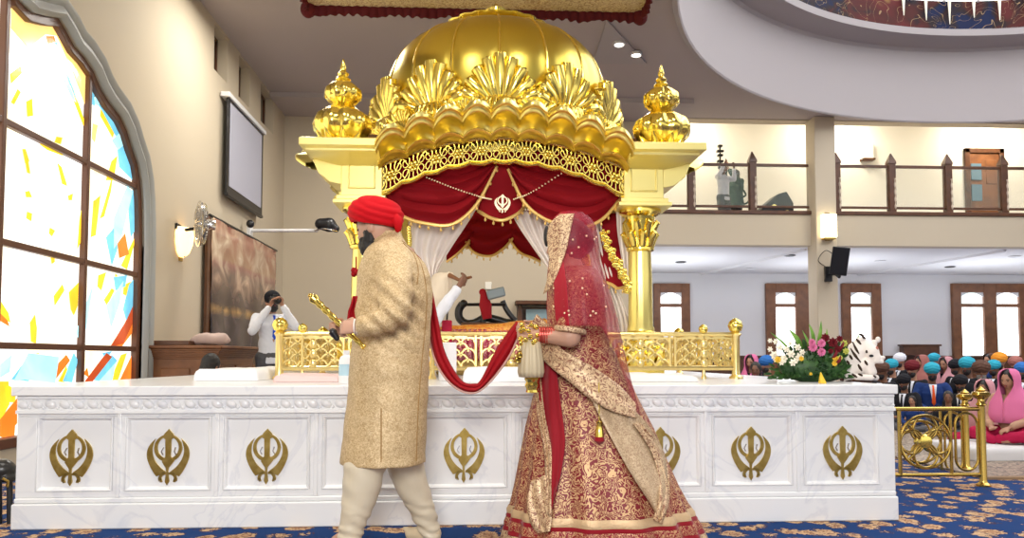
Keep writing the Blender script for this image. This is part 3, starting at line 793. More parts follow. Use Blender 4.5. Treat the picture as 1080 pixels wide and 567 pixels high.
# dome
DX, DY = CX-.03, CY
DR = 1.13; dz0 = 3.02
dprof = [(1.02, 0), (1.10, .20), (1.15, .45), (1.165, .70), (1.14, .95), (1.04, 1.22), (.87, 1.42), (.67, 1.54), (.47, 1.60)]
DK = .86
mb = MB(); pr = smooth_path([(a, 0, b) for a, b in dprof], 5)
mb.lathe([(p.x, dz0+p.z*DK) for p in pr], 144, (DX, DY, 0), mod=lambda a, z: 1+.018*abs(sin(a*8))**.5)
dome = obj('dome', mb, Mt['gold_dome'], pal, ang=70)
for k in range(16):
    a = 2*pi*k/16+.0; d = Vector((cos(a), sin(a), 0)); mb = MB()
    mb.tube([Vector((DX, DY, dz0+p.z*DK))+d*(p.x*1.004) for p in pr], .013, 8)
    obj('rib', mb, Mt['gold'], dome)
zt_ = dz0+1.60*DK
mb = MB(); mb.lathe([(.46, zt_-.03), (.54, zt_), (.57, zt_+.05), (.52, zt_+.075), (.36, zt_+.06), (.30, zt_+.09), (.23, zt_+.16), (.16, zt_+.20), (.18, zt_+.23), (.10, zt_+.28), (.11, zt_+.31), (.02, zt_+.38)], 64, (DX, DY, 0), mod=lambda a, z: 1+.06*abs(cos(a*10)) if z < zt_+.08 else 1)
obj('lotus_crown', mb, Mt['gold'], dome)

# palmette crests around the dome
def crest_mesh(W, H, seed):
    mb = MB()
    nl = 9
    for i in range(nl):      # fan of ribbed leaves, out of the base
        a = R_(-74+148*i/(nl-1)); ln = H*(1-.26*abs(sin(a))**1.5)
        base = Vector((.10*W*sin(a), 0, H*.20)); tip = Vector((W*.56*sin(a)*1.02, -.0, H*.22+ln*.78*cos(a)*1.0))
        mid = base.lerp(tip, .62)
        mb.tube([base, base.lerp(tip, .3)+Vector((0,-.02,0)), mid+Vector((0,-.045,0)), tip+Vector((0,-.05,0)), tip+Vector((.018*sin(a),-.085,-.02))], [.014, .034*W/.5, .050*W/.5, .048*W/.5, .018], 10, flat=1)
        for s in (1, -1):
            sd = Vector((cos(a), 0, -sin(a)))*s*.022*W/.5
            mb.tube([base, mid+sd*1.4+Vector((0,-.05,0)), tip+sd+Vector((0,-.06,-.01))], [.006, .010, .007], 6)
    for s in (1, -1):        # curling side leaves
        for j in range(3):
            c = Vector((s*W*(.30+.09*j), -.03, H*(.08+.13*j)))
            mb.ball(c, (.045*W/.5, .04, .05*W/.5), 10, 8, Matrix.Rotation(s*.6, 3, 'Y'))
            mb.tube([c, c+Vector((s*.05, -.02, .03)), c+Vector((s*.055, -.05, .0))], [.022, .018, .008], 8)
    # ribbed bulb in front
    for i in range(9):
        a = R_(-80+160*i/8)
        mb.tube([Vector((.09*W/.5*sin(a)*.5, -.03, .0)), Vector((.135*W/.5*sin(a), -.07-.05*cos(a), H*.13)), Vector((.12*W/.5*sin(a), -.06-.04*cos(a), H*.27)), Vector((.02*sin(a), -.05, H*.34))], [.018, .027, .024, .012], 8)
    mb.ball((0, -.05, H*.14), (.11*W/.5, .06, H*.16), 12, 8)
    return mb
cm = crest_mesh(.62, .60, 1).mesh('crest'); finish(cm, 60); cm.materials.append(Mt['gold'])
cs = crest_mesh(.36, .30, 2).mesh('crest_small'); finish(cs, 60); cs.materials.append(Mt['gold'])
CR = 1.22; zcr = zr_t+.04
for k in range(12):
    for (me, off, r, nm, dz) in ((cm, 0, CR, 'crest', 0), (cs, 15, CR+.04, 'small_crest', -.02)):
        a = R_(30*k+off); o = bpy.data.objects.new(nm, me); COL.objects.link(o); o.parent = pal
        w = Vector((DX+r*sin(a), DY-r*cos(a), 0)); dl = min(1, abs(sin(2*a)))  # the hood falls away toward the corners
        z = zcr+dz-.10*(1-abs(cos(a)) if abs(cos(a)) > abs(sin(a)) else 1-abs(sin(a)))*1.2
        o.location = Vector((w.x, w.y, z))-Vector((CX, CY, ZP)); o.rotation_euler = (0, 0, a)
# drum under the dome carrying the crests
mb = MB(); mb.lathe([(1.30, zcr-.32), (1.30, zcr-.02), (1.22, zcr+.03), (1.08, zcr+.03), (1.04, dz0+.3)], 96, (DX, DY, 0))
obj('dome_drum', mb, Mt['gold_satin'], pal)
# corner finials
for sx in (-1, 1):
    for sy in (-1, 1):
        c = (CX+sx*(HA-.01), CY+sy*(HA-.05), ztop)
        mb = MB()
        pp_ = [(.12, 0), (.15, .02), (.13, .05), (.10, .06), (.15, .085), (.205, .15), (.215, .21), (.19, .28), (.12, .34), (.085, .37), (.075, .39), (.10, .40), (.135, .45), (.13, .51), (.09, .56), (.045, .585), (.06, .60), (.035, .63), (.045, .65), (.02, .68), (.026, .70), (.006, .78)]
        pp_ = [(r*1.12, z*1.03) for r, z in pp_]; mb.lathe(pp_, 48, c, mod=lambda a, z: 1+(.16*abs(cos(a*5))**.7-.06 if .07 < z < .34 or .40 < z < .57 else 0))
        for k in range(8):
            a = 2*pi*k/8+.2; d = Vector((cos(a), sin(a), 0)); C_ = Vector(c)
            mb.tube([C_+d*.10+Vector((0,0,.30)), C_+d*.20+Vector((0,0,.25)), C_+d*.235+Vector((0,0,.18)), C_+d*.25+Vector((0,0,.21))], [.03, .04, .03, .008], 8)
            mb.tube([C_+d*.05+Vector((0,0,.56)), C_+d*.13+Vector((0,0,.50)), C_+d*.155+Vector((0,0,.44))], [.02, .026, .006], 8)
            mb.tube([C_+d*.08+Vector((0,0,.03)), C_+d*.17+Vector((0,0,.08)), C_+d*.22+Vector((0,0,.15))], [.03, .035, .01], 8)
        obj('finial', mb, G0, pal, ang=60)
        o = bpy.data.objects.new('small_crest', cs); COL.objects.link(o); o.parent = pal
        o.location = Vector((CX+sx*(HA-.40), CY+sy*(HA-.45), ztop-.02+.0))-Vector((CX, CY, ZP)); o.rotation_euler = (0, 0, sx*.45 if sy < 0 else pi-sx*.4); o.scale = (1, 1, 1.1)

# ------------------------------------------------------------------ drapery inside the arch
def sheet(rows, th=.008, name='cloth', mats=None, parent=None, sub=0):
    mb = MB(); mb.grid(rows); o = obj(name, mb, mats, parent, ang=80)
    s = o.modifiers.new('solid', 'SOLIDIFY'); s.thickness = th; s.offset = 0
    return o
def swag(topL, topR, curve, Y, n=30, m=18, folds=5, amp=.035):
    """cloth hanging between the top line and a lower curve (pixel points on depth Y), with catenary folds"""
    tl = [Vector(p) for p in topL]; rows = []
    lc = smooth_path([(x, y, 0) for x, y in curve], 8); tp = smooth_path([(x, y, 0) for x, y in topL], 8) if len(topL) > 2 else [Vector((*topL[0], 0)).lerp(Vector((*topL[1], 0)), k/10) for k in range(11)]
    def samp(a, t):
        f = t*(len(a)-1); i = min(int(f), len(a)-2); return a[i].lerp(a[i+1], f-i)
    for j in range(m+1):
        v = j/m; row = []
        for i in range(n+1):
            t = i/n; p = samp(tp, t).lerp(samp(lc, t), v)
            y = Y-amp*sin(v*folds*2*pi+.8*sin(pi*t))*sin(pi*t)**.6-.05*sin(pi*t)*v
            row.append(PY(p.x, p.y, y))
        rows.append(row)
    edge = rows[-1]
    return rows, edge
def beads(parent, edge, step=.075, r=.011, drop=.03, trim=.012, name='tassel_trim'):
    mb = MB(); mb.tube(edge, trim, 6, flat=1.3)
    acc = 0; last = edge[0]
    for p in edge:
        acc += (p-last).length; last = p
        if acc > step:
            acc = 0; mb.tube([p, p+Vector((0,-.01,-drop))], .004, 5); mb.ball(p+Vector((0,-.01,-drop-r)), (r, r, r*1.5), 8, 6)
    return obj(name, mb, Mt['trim_gold'], parent)
Mt['trim_gold'] = mat('tassel_gold', (.75, .50, .16), .4, .5)
YD = YF+.12
# upper left, upper right, centre pelmet, rear pelmets
sets = [
 ('red_swag', 'left red velvet swag looped under the golden arch', [(404,165),(470,160),(527,160)], [(404,208),(425,228),(452,236),(478,236),(503,215),(524,175)], YD, 5),
 ('red_swag', 'right red velvet swag looped under the golden arch', [(527,160),(590,160),(660,170)], [(536,178),(552,212),(575,231),(608,240),(634,232),(656,208)], YD, 5),
 ('red_pelmet', 'small red pointed pelmet with gold emblem between the two swags', [(518,165),(540,165)], [(504,222),(516,229),(530,232),(545,226),(552,219)], YD+.05, 1),
]
for nm, lb, top, low, y, fo in sets:
    rows, edge = swag(top, None, low, y, folds=fo)
    o = sheet(rows, name=nm, mats=Mt['velvet']); tag(o, lb, 'curtain', 'red velvet swags under the golden arch'); beads(o, edge)
YR = YF+2.5
for i, (top, low, lb) in enumerate([
   ([(470,225),(492,225),(505,225)], [(471,276),(482,268),(492,258),(497,250)], 'small red rear drape hanging at the left behind the white curtain'),
   ([(488,222),(520,222),(552,222)], [(489,252),(500,266),(517,270),(531,262),(543,249)], 'middle red rear drape with a pointed scalloped hem'),
   ([(540,222),(560,222),(575,222)], [(537,252),(548,266),(562,272),(570,276)], 'small red rear drape hanging right of the middle one'),
   ([(632,200),(650,200),(668,200)], [(634,296),(645,300),(652,304),(664,300)], 'red drape hanging beside the right golden column')]):
    y = YR if i < 3 else YF+.3
    rows, edge = swag(top, None, low, y, folds=3)
    o = sheet(rows, name='red_drape', mats=Mt['velvet']); tag(o, lb, 'curtain', 'red drapes at the back of the canopy'); beads(o, edge)
# white tied curtains
def curtain(L0, R0, Y, label, nf=4, amp=.022):
    Ls = smooth_path([(x, y, 0) for x, y in L0], 8); Rs = smooth_path([(x, y, 0) for x, y in R0], 8); rows = []
    for a, b in zip(Ls, Rs):
        row = []
        for i in range(49):
            t = i/48; p = a.lerp(b, t); row.append(PY(p.x, p.y, Y+amp*sin(t*nf*2*pi+a.y*.03)))
        rows.append(row)
    o = sheet(rows, name='white_curtain', mats=Mt['white_satin']); tag(o, label, 'curtain', 'white satin curtains tied inside the canopy'); return o
curtain([(432,225),(430,250),(434,270),(448,286),(455,300)], [(505,215),(495,232),(478,258),(462,284),(459,302)], YF+.28, 'white satin curtain sweeping down to the left from the arch centre')
curtain([(538,222),(548,240),(560,258),(573,276),(582,290)], [(580,222),(582,236),(586,256),(590,275),(596,292)], YF+.28, 'white satin curtain sweeping down behind the head of the bride')
curtain([(612,225),(618,255),(628,290),(640,330),(645,375)], [(634,232),(640,262),(650,300),(664,340),(668,382)], YF+.30, 'white satin curtain hanging beside the right golden column', 5)
curtain([(650,222),(652,250),(657,280),(660,300)], [(663,222),(664,250),(664,280),(664,300)], YF+.22, 'narrow white satin strip close to the right golden column', 2)
# string of beads from column to column with the small emblem in the middle
mb = MB(); pts = smooth_path([PY(*p, YD-.06) for p in [(450,187),(478,198),(505,207),(518,210)]], 10)+smooth_path([PY(*p, YD-.06) for p in [(542,210),(560,203),(592,183)]], 10)
for p in pts: mb.ball(p, .008, 6, 5)
gl_ = thing('bead_garland', 'string of cream beads stretched across the red swags with its small gold emblem', 'garland', tuple(PY(530, 215, YD-.06)))
obj('beads', mb, Mt['pearl'], gl_)
mb = MB(); ec = PY(530, 215, YD-.08); khanda(mb, lambda u, v, w: (ec.x+u*.19, ec.y-w, ec.z+v*.17), .015)
obj('emblem', mb, Mt['pearl'], gl_)
# gold garland of blossoms on the right column
mb = MB()
for p in smooth_path([PY(*q, YF-.02) for q in [(637,244),(641,258),(648,272),(654,284),(661,296),(664,306)]], 6):
    for j in range(3): mb.ball(p+Vector((random.uniform(-.03,.03), random.uniform(-.02,.02), random.uniform(-.02,.02))), random.uniform(.014,.028), 8, 6)
tag(obj('gold_garland', mb, Mt['gold']), 'lumpy gold blossom garland hanging beside the right column capital', 'garland')
mb = MB()
for p in smooth_path([PY(*q, YF-.02) for q in [(431,240),(432,256),(430,262)]], 6): mb.ball(p, .022, 8, 6)
tag(obj('gold_garland', mb, Mt['gold']), 'short gold tassel hanging behind the shoulder of the groom', 'garland')

# ------------------------------------------------------------------ cloth canopy hung above the dome
ZH = 4.98
p0 = PZ(326, 10, ZH); p1 = PZ(676, 14, ZH)
yb_ = (p0.y+p1.y)/2
ch = thing('hanging_canopy', 'gold patterned cloth canopy with maroon frill hung above the dome', 'canopy', ((p0.x+p1.x)/2, yb_, ZH))
m = embroidery('gold_weave', (.52, .36, .20), (.80, .68, .45), 9, freq=7, width=.6)
mb = MB(); mb.box(p0.x, p1.x, yb_-3.4, yb_, ZH+.02, ZH+.05); obj('cloth', mb, m, ch)
mb = MB()
def frill(a, b, out):
    a = Vector(a); b = Vector(b); n = int((b-a).length/.02); rows = [[], [], []]
    for i in range(n+1):
        p = a.lerp(b, i/n); w = .018*sin(i*1.3)+.01*sin(i*.37)
        for j, (dz, k) in enumerate(((.05, .3), (-.02, .7), (-.075-.018*abs(sin(i*.55))-.012*sin(i*.21), 1.3))): rows[j].append(p+out*(w*k)+Vector((0,0,dz)))
    mb.grid(rows)
for (a, b, o_) in (((p0.x, yb_), (p1.x, yb_), Vector((0,1,0))), ((p0.x, yb_-3.4), (p0.x, yb_), Vector((1,0,0))), ((p1.x, yb_-3.4), (p1.x, yb_), Vector((1,0,0))), ((p0.x, yb_-3.4), (p1.x, yb_-3.4), Vector((0,1,0)))):
    frill((*a, ZH), (*b, ZH), o_)
o = obj('frill', mb, mat('maroon_frill', (.10, .012, .014), .8), ch, ang=80)
s = o.modifiers.new('solid', 'SOLIDIFY'); s.thickness = .02
for (x, y) in ((p0.x, yb_), (p1.x, yb_), (p0.x, yb_-3.4), (p1.x, yb_-3.4)):
    mb = MB(); mb.tube([(x, y, ZH), (x, y, ZC)], .004, 5); mb.ball((x, y, ZH-.02), (.09, .09, .10), 12, 8)
    obj('corner_knot', mb, bpy.data.materials['maroon_frill'], ch)

# ------------------------------------------------------------------ brass railing around the canopy
YRL = 5.7
rl = thing('gold_railing', 'low openwork gold railing around the canopy on the platform', 'railing', (CX, YRL, ZP))
zt = PY(530, 352, YRL).z; zlo = PY(530, 388, YRL).z
xa = PY(295, 370, YRL).x; xb = PY(776, 370, YRL).x
Mr = Mt['gold_rail']
def rail_run(A, B, parent):
    A = Vector(A); B = Vector(B); d = (B-A); ln = d.length; d.normalize(); nrm = Vector((-d.y, d.x, 0))
    def q(s, z, w=0): return A+d*s+nrm*w+Vector((0, 0, z))
    mb = MB(); mb.tube([q(0, zt), q(ln, zt)], .022, 8, flat=.8); mb.tube([q(0, zt-.03), q(ln, zt-.03)], .009, 6); mb.tube([q(0, zlo), q(ln, zlo)], .018, 8)
    k = int(ln/.5)+1
    r = obj('rail_bar', mb, Mr, parent)
    for i in range(k):
        s0 = ln*i/k+.02; s1 = ln*(i+1)/k-.02; mb = MB()
        mb.tube([q(s0, zlo), q(s0, zt)], .012, 6); mb.tube([q(s1, zlo), q(s1, zt)], .012, 6)
        h = zt-zlo-.04; c = max(3, round((s1-s0)/(h/1.8))); w = (s1-s0)/c
        for j in range(c):            # interlaced scale lattice
            for row in range(3):
                for par in (0, 1):
                    zc_ = zlo+h*(row+.5*par)/2.6; sc = s0+w*(j+.5*(1+par))
                    if sc > s1-.01: continue
                    pts = [q(sc-w/2*cos(a), min(zt-.02, zc_+h*.30*sin(a))) for a in [pi*t/8 for t in range(9)]]
                    mb.tube(pts, .0085, 6)
        for row in range(3): mb.ball(q((s0+s1)/2, zlo+h*(row+.5)/3, -.01), (.03, .015, .035), 8, 6)
        obj('lattice_panel', mb, Mr, parent)
def rail_post(x, y, parent, top=.10, r=.022, ball=.05):
    mb = MB(); mb.lathe([(r*1.7, ZP), (r*1.7, ZP+.015), (r*1.1, ZP+.03), (r, ZP+.06), (r, zt-.02), (r*1.5, zt), (r*.9, zt+.02), (r*.8, zt+top*.3)], 16, (x, y, 0))
    p = obj('post', mb, Mr, parent)
    mb = MB(); c = (x, y, zt+top*.3+ball*.9)
    mb.lathe([(.001, -ball), (ball*.75, -ball*.7), (ball, 0), (ball*.8, ball*.6), (ball*.35, ball*.95), (.004, ball*1.1)], 24, c, mod=lambda a, z: 1+.10*abs(cos(4*a)))
    obj('finial', mb, Mt['gold'], p)
rail_run((xa, YRL, 0), (xb, YRL, 0), rl)
rail_run((xa, YRL, 0), (xa, 9.0, 0), rl); rail_run((xb, YRL, 0), (xb, 9.0, 0), rl)
rail_post(xa, YRL, rl, .05, .030, .055); rail_post(xb, YRL, rl, .05, .030, .055)
for px in (319, 742): rail_post(PY(px, 370, YRL+.0).x, YRL+.0, rl, .03, .012, .034)
for y in (7.3, 9.0): rail_post(xa, y, rl, .05); rail_post(xb, y, rl, .05)
for px in (456, 600): rail_post(PY(px, 370, YRL).x, YRL, rl, .02, .018, .03)

# brass stair railings right of the platform
def stair_rail(px0, py0, px1, Y, zb0, label, grp, full=True):
    x0 = PXR+.012; x1 = PY(px1, 470, Y).x; zt0 = PY(px0, 431, Y).z; zt1 = PY(px1, 431, Y).z; zt_ = (zt0+zt1)/2
    xw = PY(949, 470, Y).x
    t = thing('brass_rail', label, 'railing', ((x0+x1)/2, Y, 0), grp); B_ = Mt['brass']
    zl = PY(px1, 500, Y).z if full else .12
    mb = MB(); mb.tube([(x0, Y, zt_), (x1, Y, zt_)], .016, 10); mb.tube([(x0, Y, zl), (x1, Y, zl)], .014, 10); mb.tube([(xw, Y, zl), (xw, Y, zt_)], .014, 10)
    xs_ = xw+(x1-xw)*.62; mb.tube([(xs_, Y, zl), (xs_, Y, zt_)], .012, 8)
    obj('rail_bar', mb, B_, t)
    mb = MB(); mb.lathe([(.05, 0), (.05, .015), (.03, .03), (.026, .05), (.026, zt_+.02), (.04, zt_+.03), (.026, zt_+.05), (.024, zt_+.08)], 20, (x1, Y, 0))
    po = obj('post', mb, B_, t)
    mb = MB(); mb.lathe([(.022, 0), (.045, .012), (.062, .035), (.055, .055), (.03, .065), (.034, .072), (.012, .09), (.003, .10)], 20, (x1, Y, zt_+.07), mod=lambda a, z: 1+.08*abs(cos(4*a)))
    obj('finial', mb, B_, po)
    cx_ = (xw+xs_)/2; cz = (zt_+zl)/2; rr = min((xs_-xw)/2+.01, (zt_-zl)/2)-.012
    mb = MB(); mb.tube([(cx_+rr*cos(a), Y, cz+rr*sin(a)) for a in [2*pi*k/40 for k in range(40)]], .011, 8, closed=True)
    for k in range(4):       # four petals
        a = pi/2*k; c2 = Vector((cx_+rr*.52*cos(a), Y, cz+rr*.52*sin(a)))
        mb.tube([c2+Vector((rr*.46*cos(b), 0, rr*.46*sin(b))) for b in [2*pi*j/24 for j in range(24)]], .009, 8, closed=True)
    for k in range(4):
        a = pi/4+pi/2*k; mb.tube([(cx_, Y, cz), (cx_+rr*cos(a), Y, cz+rr*sin(a))], .009, 8)
    obj('wheel_scroll', mb, B_, t)
    mb = MB(); mb.lathe([(.0, -.02), (.05, -.018), (.055, 0), (.045, .015), (.02, .02), (0, .02)], 24, (0,0,0), mod=lambda a, z: 1+.04*cos(8*a)); 
    mb.v = [Vector((cx_+v.x, Y-v.z, cz+v.y)) for v in mb.v]
    obj('rosette', mb, Mt['gold'], t)
    ax_ = (xs_+x1)/2; ar = (x1-xs_)/2-.035; pts = [(ax_-ar, Y, cz-.12)]+[(ax_-ar*cos(a), Y, zt_-.03-ar+ar*sin(a)) for a in [pi*k/12 for k in range(13)]]+[(ax_+ar*cos(a), Y, zl+.03+ar-ar*sin(a)) for a in [pi*k/12 for k in range(13)]]
    mb = MB(); mb.tube(pts, .010, 8, closed=True); obj('oval_scroll', mb, B_, t)
stair_rail(945, 431, 1036, 5.55, 0, 'nearer brass railing with wheel scroll at the right of the platform', None)
t2 = stair_rail(945, 424, 1019, 6.35, 0, 'farther brass railing seen through the nearer one beside the platform', None)
# ------------------------------------------------------------------ things on the left wall
def wallq(px, py, off=0): return PX(px, py, XL+off)
# projection screen
a = wallq(241, 101, .12); b = wallq(277, 141, .12); c = wallq(238, 202, .12)
sc_ = thing('projection_screen', 'white roll-down projection screen in a black border on the left wall', 'screen', (XL+.1, (a.y+b.y)/2, c.z))
y0, y1, z0, z1 = a.y, b.y, c.z-.02, a.z
y0 = PX(240, 150, XL+.12).y; y1 = PX(277, 190, XL+.12).y; z1 = PX(240, 101, XL+.12).z; z0 = PX(240, 203, XL+.12).z
mb = MB(); mb.box(XL+.09, XL+.12, y0, y1, z0, z1); obj('border', mb, Mt['black'], sc_, bevel=.004)
m = mat('screen_fabric', (.40, .40, .47), .6); obj('screen_fabric', MB().box(XL+.118, XL+.124, y0+.1, y1-.1, z0+.12, z1-.06), m, sc_)
mb = MB(); mb.box(XL+.01, XL+.16, y0-.06, y1+.06, z1-.01, z1+.07); obj('housing', mb, Mt['white_paint'], sc_, bevel=.015)
obj('weight_bar', MB().box(XL+.08, XL+.14, y0, y1, z0-.05, z0), Mt['black'], sc_, bevel=.008)
# wall fan
fc = wallq(210, 236, .30); fr_ = .30
fan = thing('wall_fan', 'round chrome caged fan mounted high on the left wall', 'fan', tuple(fc))
T = Matrix.Translation(fc) @ Matrix.Rotation(R_(-62), 4, 'Z') @ Matrix.Rotation(R_(90), 4, 'X')   # fan axis toward the hall
mb = MB(); mb.T = T
for r in (.30, .24, .18, .12, .07): mb.tube([(r*cos(2*pi*k/40), r*sin(2*pi*k/40), .05*(1-(r/.3)**2)) for k in range(40)], .006 if r < .3 else .014, 6, closed=True)
for k in range(24): mb.tube([(.04*cos(2*pi*k/24), .04*sin(2*pi*k/24), .055), (.2*cos(2*pi*k/24), .2*sin(2*pi*k/24), .04), (.30*cos(2*pi*k/24), .30*sin(2*pi*k/24), 0), (.27*cos(2*pi*k/24), .27*sin(2*pi*k/24), -.07), (.1*cos(2*pi*k/24), .1*sin(2*pi*k/24), -.10)], .004, 5)
obj('cage', mb, Mt['steel'], fan)
for k in range(3):
    mb = MB(); mb.T = T @ Matrix.Rotation(2*pi*k/3, 4, 'Z')
    mb.grid([[(.03+.2*u, (.02+.10*u)*v, -.03+.04*v*(1-.3*u)) for v in (-1, -.5, 0, .5, 1)] for u in [j/6 for j in range(7)]])
    o = obj('blade', mb, mat('fan_blade', (.35, .35, .36), .3, .6) if k == 0 else bpy.data.materials['fan_blade'], fan); s = o.modifiers.new('s', 'SOLIDIFY'); s.thickness = .004
mb = MB(); mb.T = T; mb.lathe([(.0, -.2), (.07, -.2), (.075, -.12), (.05, -.08), (.045, .06), (0, .065)], 20); obj('motor', mb, Mt['steel'], fan)
mb = MB(); p = T @ Vector((0, 0, -.2)); mb.tube([p, Vector((XL+.12, fc.y+.02, fc.z-.08)), Vector((XL, fc.y+.02, fc.z-.10))], .022, 8); mb.box(XL, XL+.03, fc.y-.05, fc.y+.09, fc.z-.2, fc.z)
obj('bracket', mb, Mt['black'], fan)
# wall sconce
sp_ = wallq(190, 256, .0)
s_ = thing('wall_sconce', 'small glowing glass wall sconce beneath the fan on the left wall', 'wall lamp', tuple(sp_))
mb = MB(); rows = []
for (z, r) in ((-.20, .05), (-.14, .13), (-.02, .18), (.10, .20), (.20, .17)): rows.append([(XL+.01+r*.8*sin(pi*k/12), sp_.y-.14*r/.13*cos(pi*k/12), sp_.z+z) for k in range(13)])
mb.grid(rows); o = obj('glass_shade', mb, mat('sconce_glass', (1, .8, .45), .3, emit=((1, .66, .28), 2.0)), s_); o.modifiers.new('s', 'SOLIDIFY').thickness = .006
obj('bulb', MB().ball((XL+.06, sp_.y, sp_.z+.02), (.03, .05, .05), 12, 8), Mt['lamp'], s_)
mb = MB(); mb.box(XL, XL+.02, sp_.y-.05, sp_.y+.05, sp_.z-.25, sp_.z+.05); mb.lathe([(.0, -.05), (.02, -.04), (.03, .0), (.05, .02)], 12, (XL+.05, sp_.y, sp_.z-.15)); obj('back_plate', mb, Mt['brass'], s_)
# pillar lamp
lp = PY(872, 239, YB-.25)
s2 = thing('wall_lamp', 'bright rectangular lamp on the pillar below the gallery rail', 'wall lamp', tuple(lp))
mb = MB(); mb.box(lp.x-.15, lp.x+.15, YB-.42, YB-.27, lp.z-.25, lp.z+.25); obj('glass_shade', mb, Mt['lamp'], s2, bevel=.02)
mb = MB(); mb.box(lp.x-.12, lp.x+.12, YB-.40, YB-.25, lp.z-.29, lp.z-.25); mb.box(lp.x-.05, lp.x+.05, YB-.28, YB-.25, lp.z-.3, lp.z+.3); obj('back_plate', mb, Mt['brass'], s2)
mb = MB(); p = PY(917, 160, YU); 
s3 = thing('wall_lamp', 'pale box lamp on the gallery back wall left of the wooden door', 'wall lamp', (p.x, YU, p.z))
obj('glass_shade', MB().box(p.x-.22, p.x+.02, YU-.16, YU-.02, p.z-.2, p.z+.25), mat('pale_shade', (.95, .9, .8), .4, emit=((1, .95, .82), .9)), s3, bevel=.02)
obj('back_plate', MB().box(p.x-.26, p.x+.06, YU-.18, YU, p.z-.25, p.z-.2), Mt['wood'], s3)
# loudspeaker on the pillar
spk = thing('wall_speaker', 'black loudspeaker tilted on a bracket on the pillar', 'speaker', tuple(PY(872, 285, YB-.27)))
c0 = PY(886, 275, YB-.75)
T = Matrix.Translation(c0) @ Matrix.Rotation(R_(-28), 4, 'Z') @ Matrix.Rotation(R_(9), 4, 'Y') @ Matrix.Rotation(R_(8), 4, 'X')
mb = MB(); mb.T = T; mb.loft([[(-.17, -.17, -.29), (.17, -.17, -.29), (.12, .17, -.29), (-.12, .17, -.29)], [(-.17, -.17, .29), (.17, -.17, .29), (.12, .17, .29), (-.12, .17, .29)]]); obj('cabinet', mb, Mt['black'], spk, bevel=.015)
mb = MB(); mb.T = T; mb.box(-.155, .155, -.18, -.17, -.27, .27); obj('grille', mb, Mt['black_cloth'], spk, bevel=.004)
pw = PY(873, 289, YB-.27)
mb = MB(); mb.box(pw.x-.07, pw.x+.07, YB-.33, YB-.25, pw.z-.16, pw.z+.16); mb.tube([pw, (pw.x+.05, YB-.5, pw.z-.02), (c0.x, c0.y+.05, c0.z-.33), (c0.x, c0.y, c0.z-.25)], .03, 8); obj('bracket', mb, Mt['black'], spk)
mb = MB(); mb.tube(smooth_path([pw+Vector((-.03, 0, .15)), pw+Vector((-.2, 0, .3)), pw+Vector((-.05, -.05, .5)), c0+Vector((0, .15, .1))], 6), .008, 6); obj('cable', mb, Mt['black'], spk)
# camera arm
p = wallq(262, 243, 0); q = PY(335, 243, p.y)
arm = thing('camera_arm', 'long white wall arm holding a black camera beside the banner', 'camera', tuple(p))
mb = MB(); mb.tube([p, q], .03, 8); mb.box(XL, XL+.05, p.y-.1, p.y+.1, p.z-.15, p.z+.12); obj('pole', mb, Mt['white_paint'], arm)
mb = MB(); c = PY(341, 238, p.y); mb.loft([ellring((0,0,0), .07, .05, 16)], cap=False) if 0 else None
mb.chain([PY(338, 236, p.y), PY(347, 237, p.y), PY(354, 241, p.y)], [.10, .13, .07], 14); obj('camera_body', mb, Mt['black'], arm, ang=60)
mb = MB(); mb.ball(wallq(264, 236, .15), .07, 12, 8); obj('clamp', mb, Mt['black'], arm)
mb = MB(); mb.tube(smooth_path([PY(332, 243, p.y-.05), PY(340, 241, p.y-.12), PY(348, 242, p.y-.14), PY(356, 244, p.y-.1)], 5), .015, 6); obj('camera_strap', mb, Mt['steel'], arm)
# printed banner: generic dusk scene with tall lit towers over water
ba = PX(224, 229, XL+.1); bb = PX(291, 266, XL+.1); ybn0 = ba.y; ybn1 = bb.y; zb1_, zb0_ = ba.z, .35
ban = thing('printed_banner', 'tall glossy brown and gold printed banner hanging on the left wall', 'banner', (XL+.1, (ybn0+ybn1)/2, zb0_))
m = mat('banner_print', (.2, .1, .05), .18)
tc = N(m, 'ShaderNodeTexCoord'); sx_ = N(m, 'ShaderNodeSeparateXYZ'); L(m, tc.outputs['Generated'], sx_.inputs[0])
n1 = N(m, 'ShaderNodeTexNoise', Scale=3.2, Detail=3.0); mp_ = N(m, 'ShaderNodeMapping'); mp_.inputs['Scale'].default_value = (1, 2.0, .9); L(m, tc.outputs['Generated'], mp_.inputs['Vector']); L(m, mp_.outputs[0], n1.inputs['Vector'])
rp = N(m, 'ShaderNodeValToRGB'); E = rp.color_ramp.elements
E[0].position = .30; E[0].color = (.05, .03, .03, 1); E[1].position = .72; E[1].color = (.74, .64, .52, 1)
for pos, cc in ((.42, (.14, .09, .07, 1)), (.50, (.27, .21, .17, 1)), (.60, (.46, .38, .31, 1))): e = E.new(pos); e.color = cc
L(m, n1.outputs['Fac'], rp.inputs['Fac'])
zr = N(m, 'ShaderNodeValToRGB'); E = zr.color_ramp.elements; E[0].position = 0; E[0].color = (.50, .22, .08, 1); E[1].position = 1; E[1].color = (.60, .50, .40, 1)
for pos, cc in ((.16, (.35, .17, .07, 1)), (.30, (.07, .055, .07, 1)), (.46, (.09, .07, .09, 1)), (.50, (.5, .34, .14, 1)), (.54, (.10, .07, .08, 1)), (.66, (.42, .32, .26, 1)), (.80, (.62, .54, .46, 1))): e = E.new(pos); e.color = cc
L(m, sx_.outputs['Z'], zr.inputs['Fac'])
mx = N(m, 'ShaderNodeMix', data_type='RGBA', blend_type='OVERLAY'); mx.inputs[0].default_value = .8; L(m, zr.outputs['Color'], mx.inputs[6]); L(m, rp.outputs['Color'], mx.inputs[7]); L(m, mx.outputs[2], BS(m).inputs['Base Color'])
rows = []
